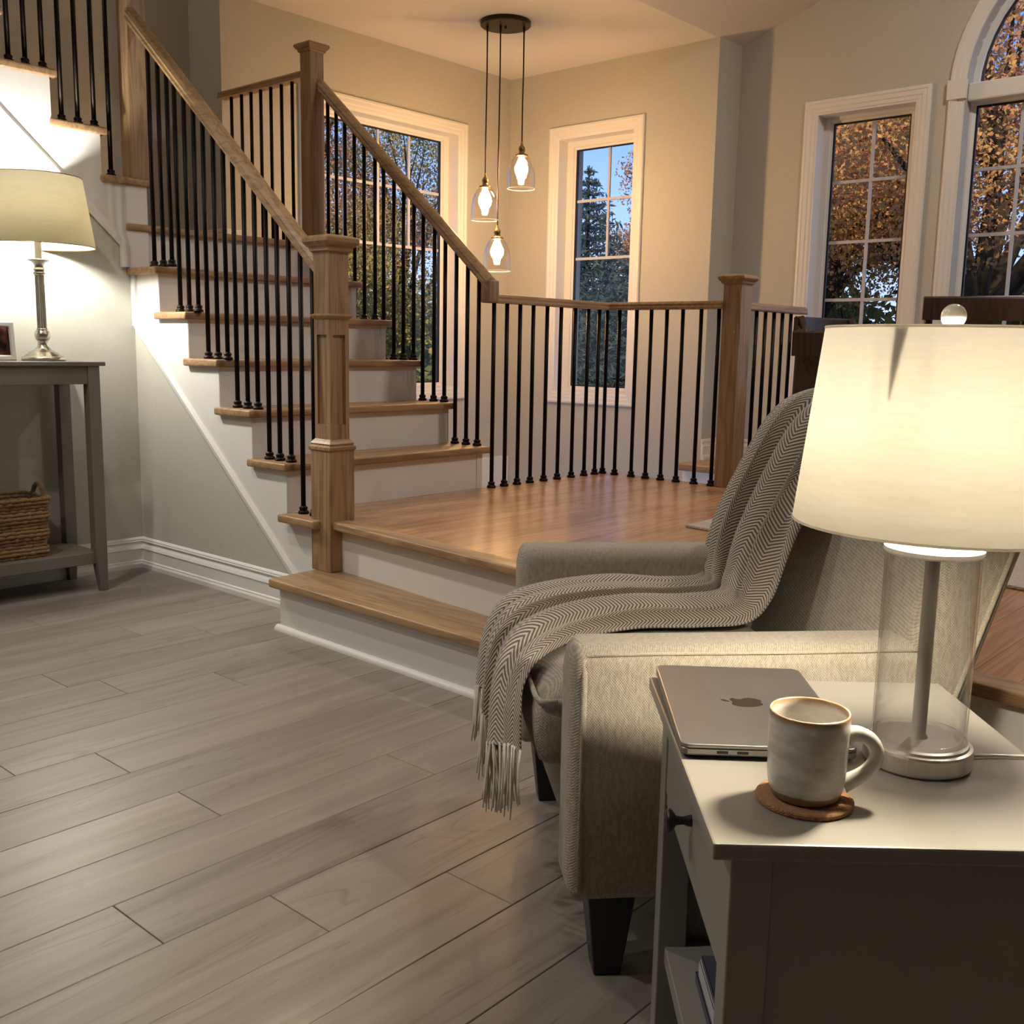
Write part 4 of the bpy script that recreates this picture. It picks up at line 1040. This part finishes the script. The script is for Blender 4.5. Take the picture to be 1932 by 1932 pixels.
for k in range(3):
    a = k*2*PI/3 + .4
    MB().tube([(lx, ly, 1.024), (lx+.127*math.cos(a), ly+.127*math.sin(a), 1.026)], .0016, 6).build('spider_arm', M_NICKL, sh)
for az in (178, 298, 58):  # added tabs inside the shade, their shadow shows as a dark crease
    a = math.radians(az); rs_ = lambda z: .1255 + (1.028-z)*.108
    def gp(z, t): return (lx + rs_(z)*math.cos(a) - t*math.sin(a), ly + rs_(z)*math.sin(a) + t*math.cos(a), z)
    MB().add([gp(1.025, -.006), gp(1.025, .007), gp(.985, .001), gp(.950, -.004), gp(.985, -.006)], [(0,1,2,3,4)]).build('shadow_tab', M_SHADOW_TAB, sh, solid=.001)
MB().tube([(lx, ly, .874), (lx+.055, ly, .90), (lx+.055, ly, .98), (lx, ly, 1.024)], .0016, 6).build('harp', M_NICKL, tl)
MB().tube([(lx, ly, .874), (lx-.055, ly, .90), (lx-.055, ly, .98), (lx, ly, 1.024)], .0016, 6).build('harp', M_NICKL, tl)
m, nt_, b = newmat('frosted_finial'); b.inputs['Base Color'].default_value = (.85, .82, .75, 1); b.inputs['Roughness'].default_value = .15; b.inputs['Subsurface Weight'].default_value = .6; b.inputs['Subsurface Radius'].default_value = (.02, .02, .02); b.inputs['Coat Weight'].default_value = 1
lz([(0, 1.026)] + [(.0128*math.sin(a), 1.0405-.0128*math.cos(a)) for a in np.linspace(.35, PI, 16)], 28).build('finial', m, tl, smooth=True)
M_CLEAR = plain('clear_cord', (.74, .71, .66), .15)
MB().tube([(1.178, .345, .5535), (1.20, .325, .5530), (1.222, .298, .5530), (1.25, .262, .5530), (1.262, .243, .5525), (1.27, .232, .53), (1.272, .229, .30)], .0019, 8).build('cord', M_CLEAR, tl, smooth=True)

# ------------------------------------------------------------------ dining chairs and rug on the landing
def dining_chair(x, y, rz, label, h=.86, solid=False):
    t = thing('dining_chair', (x, y, ZL), label, 'chair', 'dark dining chairs by the windows')
    Mx = Matrix.Translation((x, y, ZL)) @ Matrix.Rotation(rz, 4, 'Z')
    # local: seat towards +y, back at y = 0
    def B(mb, name, **k): return mb.xf(Mx).build(name, M_WALNUT, t, **k)
    B(MB().prism(rrect(-.22, .22, .02, .44, .05), lambda a, b_, z: (a, b_, z), .44, .47), 'seat', bevel=.008, seg=3)
    B(MB().box(-.20, .20, .04, .06, .38, .44), 'seat_rail'); B(MB().box(-.20, .20, .40, .42, .38, .44), 'seat_rail')
    for s in (-1, 1):
        B(MB().tube([(s*.20, .41, 0), (s*.20, .41, .44)], [.014, .022], 8), 'leg')
        B(MB().tube([(s*.205, -.06, 0), (s*.20, .0, .22), (s*.20, .03, .44), (s*.20, -.01, .66), (s*.205, -.07, h)], [.016, .020, .023, .020, .018], 8), 'leg', smooth=True)
        B(MB().box(s*.20-.008, s*.20+.008, .03, .41, .16, .185), 'stretcher')
    n = 14; vs = []
    for i in range(n+1):
        u = -1 + 2*i/n; yc = -.075 + .045*(1-u*u)*-1
        for dy, z in ((-.011, h-.10), (.011, h-.10), (.011, h-.004), (0, h+.004), (-.011, h-.004)): vs.append((.235*u, yc+dy, z))
    mb = MB().add(vs, [(i*5+k, i*5+(k+1) % 5, (i+1)*5+(k+1) % 5, (i+1)*5+k) for i in range(n) for k in range(5)] + [(4,3,2,1,0), tuple(n*5+k for k in range(5))])
    B(mb, 'top_rail', smooth=False)
    if solid:
        B(MB().prism([(-.205, .47), (-.10, .46), (.10, .46), (.205, .47), (.215, h-.08), (.13, h-.075), (-.13, h-.075), (-.215, h-.08)], lambda a, z, d: (a, -.005 + d - .20*max(0, z-.5), z), -.008, .008), 'back_panel')
    else: B(MB().prism([(-.06, .45), (.06, .45), (.045, .55), (.055, .64), (.085, h-.09), (-.085, h-.09), (-.055, .64), (-.045, .55)], lambda a, z, d: (a, .0 + d - .16*max(0, z-.5), z), -.006, .006), 'splat')
    return t
dining_chair(4.23, 1.86, math.radians(-64), 'low dark walnut dining chair with solid back panel, nearest the guard rail post', .715, True)
dining_chair(4.92, 2.23, math.radians(169), 'dark walnut dining chair under the rail end, curved top rail showing below the window', .80)
dining_chair(4.95, 1.60, math.radians(-60), 'dark walnut dining chair below the arched window, wide top rail behind the lamp finial', .885)
rg = MB().prism([(3.165, 1.962), (2.985, .80), (2.95, .55), (5.4, .40), (5.5, 1.98)], lambda x, y, z: (x, y, z), ZL, ZL+.011).build('area_rug', M_RUG, None, bevel=.004)
tag(rg, 'pale woven area rug lying on the landing behind the armchair', 'rug')

# ------------------------------------------------------------------ outside: lawn and autumn trees
def leafmat(name, stops):
    m, nt, b = newmat(name)
    g = N(nt, 'ShaderNodeNewGeometry')
    c = ramp(nt, g.outputs['Random Per Island'], stops)
    nt.links.new(c, b.inputs['Base Color']); b.inputs['Roughness'].default_value = .8
    out = nt.nodes['Material Output']
    t = N(nt, 'ShaderNodeBsdfTranslucent'); nt.links.new(c, t.inputs[0])
    mx = N(nt, 'ShaderNodeMixShader'); mx.inputs[0].default_value = .45
    nt.links.new(b.outputs[0], mx.inputs[1]); nt.links.new(t.outputs[0], mx.inputs[2]); nt.links.new(mx.outputs[0], out.inputs[0])
    return m
M_LEAF_O = leafmat('maple_leaves_orange', [(0, (.54, .25, .15)), (.3, (.62, .34, .15)), (.6, (.66, .44, .16)), (.85, (.52, .42, .14)), (1, (.40, .22, .15))])
M_LEAF_Y = leafmat('leaves_yellow_green', [(0, (.20, .22, .06)), (.4, (.34, .30, .09)), (.7, (.50, .38, .12)), (1, (.13, .17, .06))])
M_LEAF_R = leafmat('leaves_russet', [(0, (.44, .20, .10)), (.5, (.52, .28, .12)), (.8, (.32, .20, .10)), (1, (.20, .14, .10))])
M_NEED = leafmat('spruce_needles', [(0, (.035, .075, .075)), (.5, (.05, .10, .10)), (1, (.08, .12, .10))])
M_LEAF_G = leafmat('shrub_leaves_green', [(0, (.10, .15, .04)), (.5, (.20, .24, .06)), (1, (.36, .32, .08))])
M_BARK = plain('dark_wet_bark', (.030, .024, .022), .9)
def leaves(centers, n, size, sq=1.0):
    """n leaf quads scattered in a list of (cx, cy, cz, rx, ry, rz) blobs"""
    w_ = np.array([c[3]*c[4]*c[5] for c in centers]); w_ = w_/w_.sum()
    idx = RNG.choice(len(centers), n, p=w_)
    C = np.array(centers)[idx]
    d = RNG.normal(size=(n, 3)); d /= np.linalg.norm(d, axis=1)[:, None]
    r = RNG.random(n)**.45
    p = C[:, :3] + d*r[:, None]*C[:, 3:]
    a = RNG.normal(size=(n, 3)); a /= np.linalg.norm(a, axis=1)[:, None]
    b_ = np.cross(a, RNG.normal(size=(n, 3))); b_ /= np.linalg.norm(b_, axis=1)[:, None]
    s = size*(.6+.8*RNG.random(n))[:, None]
    v = np.stack([p - a*s, p + b_*s*.62*sq, p + a*s, p - b_*s*.62*sq], axis=1).reshape(-1, 3)
    me = bpy.data.meshes.new('foliage'); me.vertices.add(4*n); me.vertices.foreach_set('co', v.astype(np.float32).ravel())
    me.loops.add(4*n); me.loops.foreach_set('vertex_index', np.arange(4*n, dtype=np.int32))
    me.polygons.add(n); me.polygons.foreach_set('loop_start', np.arange(0, 4*n, 4, dtype=np.int32)); me.polygons.foreach_set('loop_total', np.full(n, 4, dtype=np.int32))
    me.update(); return me
def foliage(parent, centers, n, size, mat, sq=1.0):
    me = leaves(centers, n, size, sq); me.materials.append(mat)
    o = bpy.data.objects.new('foliage', me); COL.objects.link(o); attach(o, parent); o['kind'] = 'stuff'; return o
GZ = -.9
def broadleaf(x, y, h, tr, spread, n, size, mat, label, low=.25, seed=1, nb=9):
    rnd = random.Random(seed)
    t = thing('autumn_tree', (x, y, GZ), label, 'tree', 'trees outside the windows')
    fork = GZ + h*.355
    MB().tube([(x, y, GZ), (x+.04, y, GZ+h*.15), (x, y+.05, fork)], [tr*1.35, tr, tr*.9], 12).build('trunk', M_BARK, t, smooth=True)
    blobs = []
    for k in range(nb):
        a = 2*PI*k/nb + rnd.uniform(-.3, .3); up_ = rnd.uniform(.25, 1.0); R_ = spread*(1.0-.45*up_)*rnd.uniform(.7, 1.0)
        ex, ey, ez = x + R_*math.cos(a), y + R_*math.sin(a), fork + (h*.58)*up_
        m1 = (x + R_*.35*math.cos(a+.2), y + R_*.35*math.sin(a+.2), fork + (ez-fork)*.45)
        m2 = (x + R_*.7*math.cos(a), y + R_*.7*math.sin(a), fork + (ez-fork)*.8)
        MB().tube([(x, y+.05, fork-.1), m1, m2, (ex, ey, ez)], [tr*.45, tr*.27, tr*.15, tr*.05], 7).build('branch', M_BARK, t, smooth=True)
        for q_ in range(3):
            bx_ = (m2[0]+rnd.uniform(-.5, .5)*spread*.6, m2[1]+rnd.uniform(-.5, .5)*spread*.6, m2[2]+rnd.uniform(-.3, .5))
            MB().tube([m1, ((m1[0]+bx_[0])/2, (m1[1]+bx_[1])/2, (m1[2]+bx_[2])/2+.1), bx_], [tr*.2, tr*.12, tr*.04], 5).build('branch', M_BARK, t)
            blobs.append((*bx_, spread*.30, spread*.30, spread*.24))
        blobs.append((ex, ey, ez, spread*.36, spread*.36, spread*.28))
    for k in range(10):
        a = rnd.uniform(0, 2*PI); blobs.append((x+spread*.75*math.cos(a)*rnd.random()**.5, y+spread*.75*math.sin(a)*rnd.random()**.5, GZ+h*rnd.uniform(low, .95), spread*.32, spread*.32, spread*.22))
    foliage(t, blobs, n, size, mat); return t
def conifer(x, y, h, r, n, label, seed=1):
    rnd = random.Random(seed)
    t = thing('spruce_tree', (x, y, GZ), label, 'tree', 'trees outside the windows')
    MB().tube([(x, y, GZ), (x, y, GZ+h)], [.14, .01], 8).build('trunk', M_BARK, t)
    blobs = []; br = MB()
    for i in range(26):
        f = i/25; z = GZ + .3 + (h-.4)*f; R_ = r*(1-f)**.85 + .06
        for k in range(9):
            a = 2*PI*k/9 + i*.7
            ex, ey, ez = x+R_*math.cos(a), y+R_*math.sin(a), z + R_*.10
            br.tube([(x, y, z), (ex, ey, ez)], [.02, .005], 4)
            for g_ in (.35, .65, .92): blobs.append((x+(ex-x)*g_, y+(ey-y)*g_, z+(ez-z)*g_, .07+R_*.20, .07+R_*.20, .06+R_*.10))
    o_ = br.build('boughs', M_BARK, t); o_['kind'] = 'stuff'
    foliage(t, blobs, n, .062, M_NEED, .42); return t
def shrub(x, y, r, h, n, mat, label):
    t = thing('shrub', (x, y, GZ), label, 'shrub', 'shrubs outside the windows')
    for k in range(6):
        a = k*PI/3; MB().tube([(x, y, GZ), (x+.4*r*math.cos(a), y+.4*r*math.sin(a), GZ+h*.5), (x+.7*r*math.cos(a), y+.7*r*math.sin(a), GZ+h*.85)], [.03, .02, .008], 5).build('stem', M_BARK, t)
    blobs = [(x+.6*r*math.cos(k*1.1), y+.6*r*math.sin(k*1.1), GZ+h*(.35+.5*((k*37) % 10)/10), r*.55, r*.55, h*.28) for k in range(9)]
    foliage(t, blobs, n, .055, mat); return t
lawn = MB().box(6.3, 40, -20, 40, GZ-.2, GZ).build('ground_lawn', plain('leaf_strewn_lawn', (.16, .15, .05), .95)); struct(lawn)
lawn = MB().box(-4, 6.3, 5.7, 40, GZ-.2, GZ).build('ground_lawn', plain('leaf_strewn_grass', (.15, .15, .06), .95)); struct(lawn)
broadleaf(11.0, 3.50, 6.4, .23, 2.7, 85000, .023, M_LEAF_O, 'orange maple with thick dark forked trunk outside the arched window', .52, 3, 11)
broadleaf(11.6, 5.6, 6.2, .17, 2.5, 85000, .023, M_LEAF_O, 'rust coloured maple filling the dining window left of the arched one', .10, 8, 10)
broadleaf(14.5, 1.6, 7.5, .2, 3.2, 70000, .027, M_LEAF_O, 'orange maple standing farther off at the right edge of the arched window', .1, 12, 9)
broadleaf(16.8, 10.3, 7.2, .16, 1.7, 30000, .026, M_LEAF_R, 'russet tree seen in the upper right of the narrow window', .3, 21, 8)
conifer(13.2, 10.2, 4.7, 1.5, 30000, 'blue green spruce with pointed top in the narrow window', 4)
conifer(12.2, 8.6, 3.2, 1.6, 28000, 'shorter blue green spruce in the lower half of the narrow window', 6)
conifer(14.4, 9.1, 4.3, 1.7, 26000, 'dark blue spruce behind the others in the narrow window', 9)
broadleaf(9.6, 13.0, 6.6, .14, 2.4, 30000, .022, M_LEAF_R, 'tall russet tree behind the stair balusters, outside the back window', .3, 31, 9)
broadleaf(11.5, 12.6, 6.2, .13, 2.2, 30000, .022, M_LEAF_Y, 'yellow green tree right of the russet one outside the back window', .2, 33, 9)
broadleaf(8.6, 11.2, 4.2, .10, 1.7, 30000, .022, M_LEAF_Y, 'small olive green tree low outside the back window', .12, 35, 8)
for (x, y, r, h, mt, lb) in ((13.4, 3.0, 1.8, 3.0, M_LEAF_G, 'wide green hedge bush behind the maple trunk, arched window'), (13.2, 5.4, 1.8, 2.9, M_LEAF_Y, 'olive bush low in the dining window, left of the maple trunk'),
                          (13.6, 7.2, 1.7, 2.8, M_LEAF_G, 'dark green bush at the left edge of the dining window'), (15.0, 1.0, 1.9, 3.0, M_LEAF_Y, 'olive bush at the far right of the arched window'),
                          (14.2, 11.6, 1.8, 2.6, M_LEAF_G, 'green bush behind the spruces, narrow window'), (12.4, 13.6, 2.0, 3.0, M_LEAF_G, 'broad green bush right of the trees outside the back window'),
                          (9.0, 14.2, 2.0, 3.0, M_LEAF_Y, 'broad olive bush under the trees outside the back window')):
    shrub(x, y, r, h, 14000, mt, lb)
shrub(10.3, 10.6, 1.1, 2.4, 6000, M_LEAF_G, 'green yellow shrub under the trees outside the back window')
shrub(10.2, 4.6, 1.0, 1.7, 5000, M_LEAF_G, 'green shrub beside the maple trunk outside the dining windows')
shrub(10.0, 2.5, 1.1, 1.8, 5000, M_LEAF_G, 'green shrub right of the maple trunk outside the arched window')
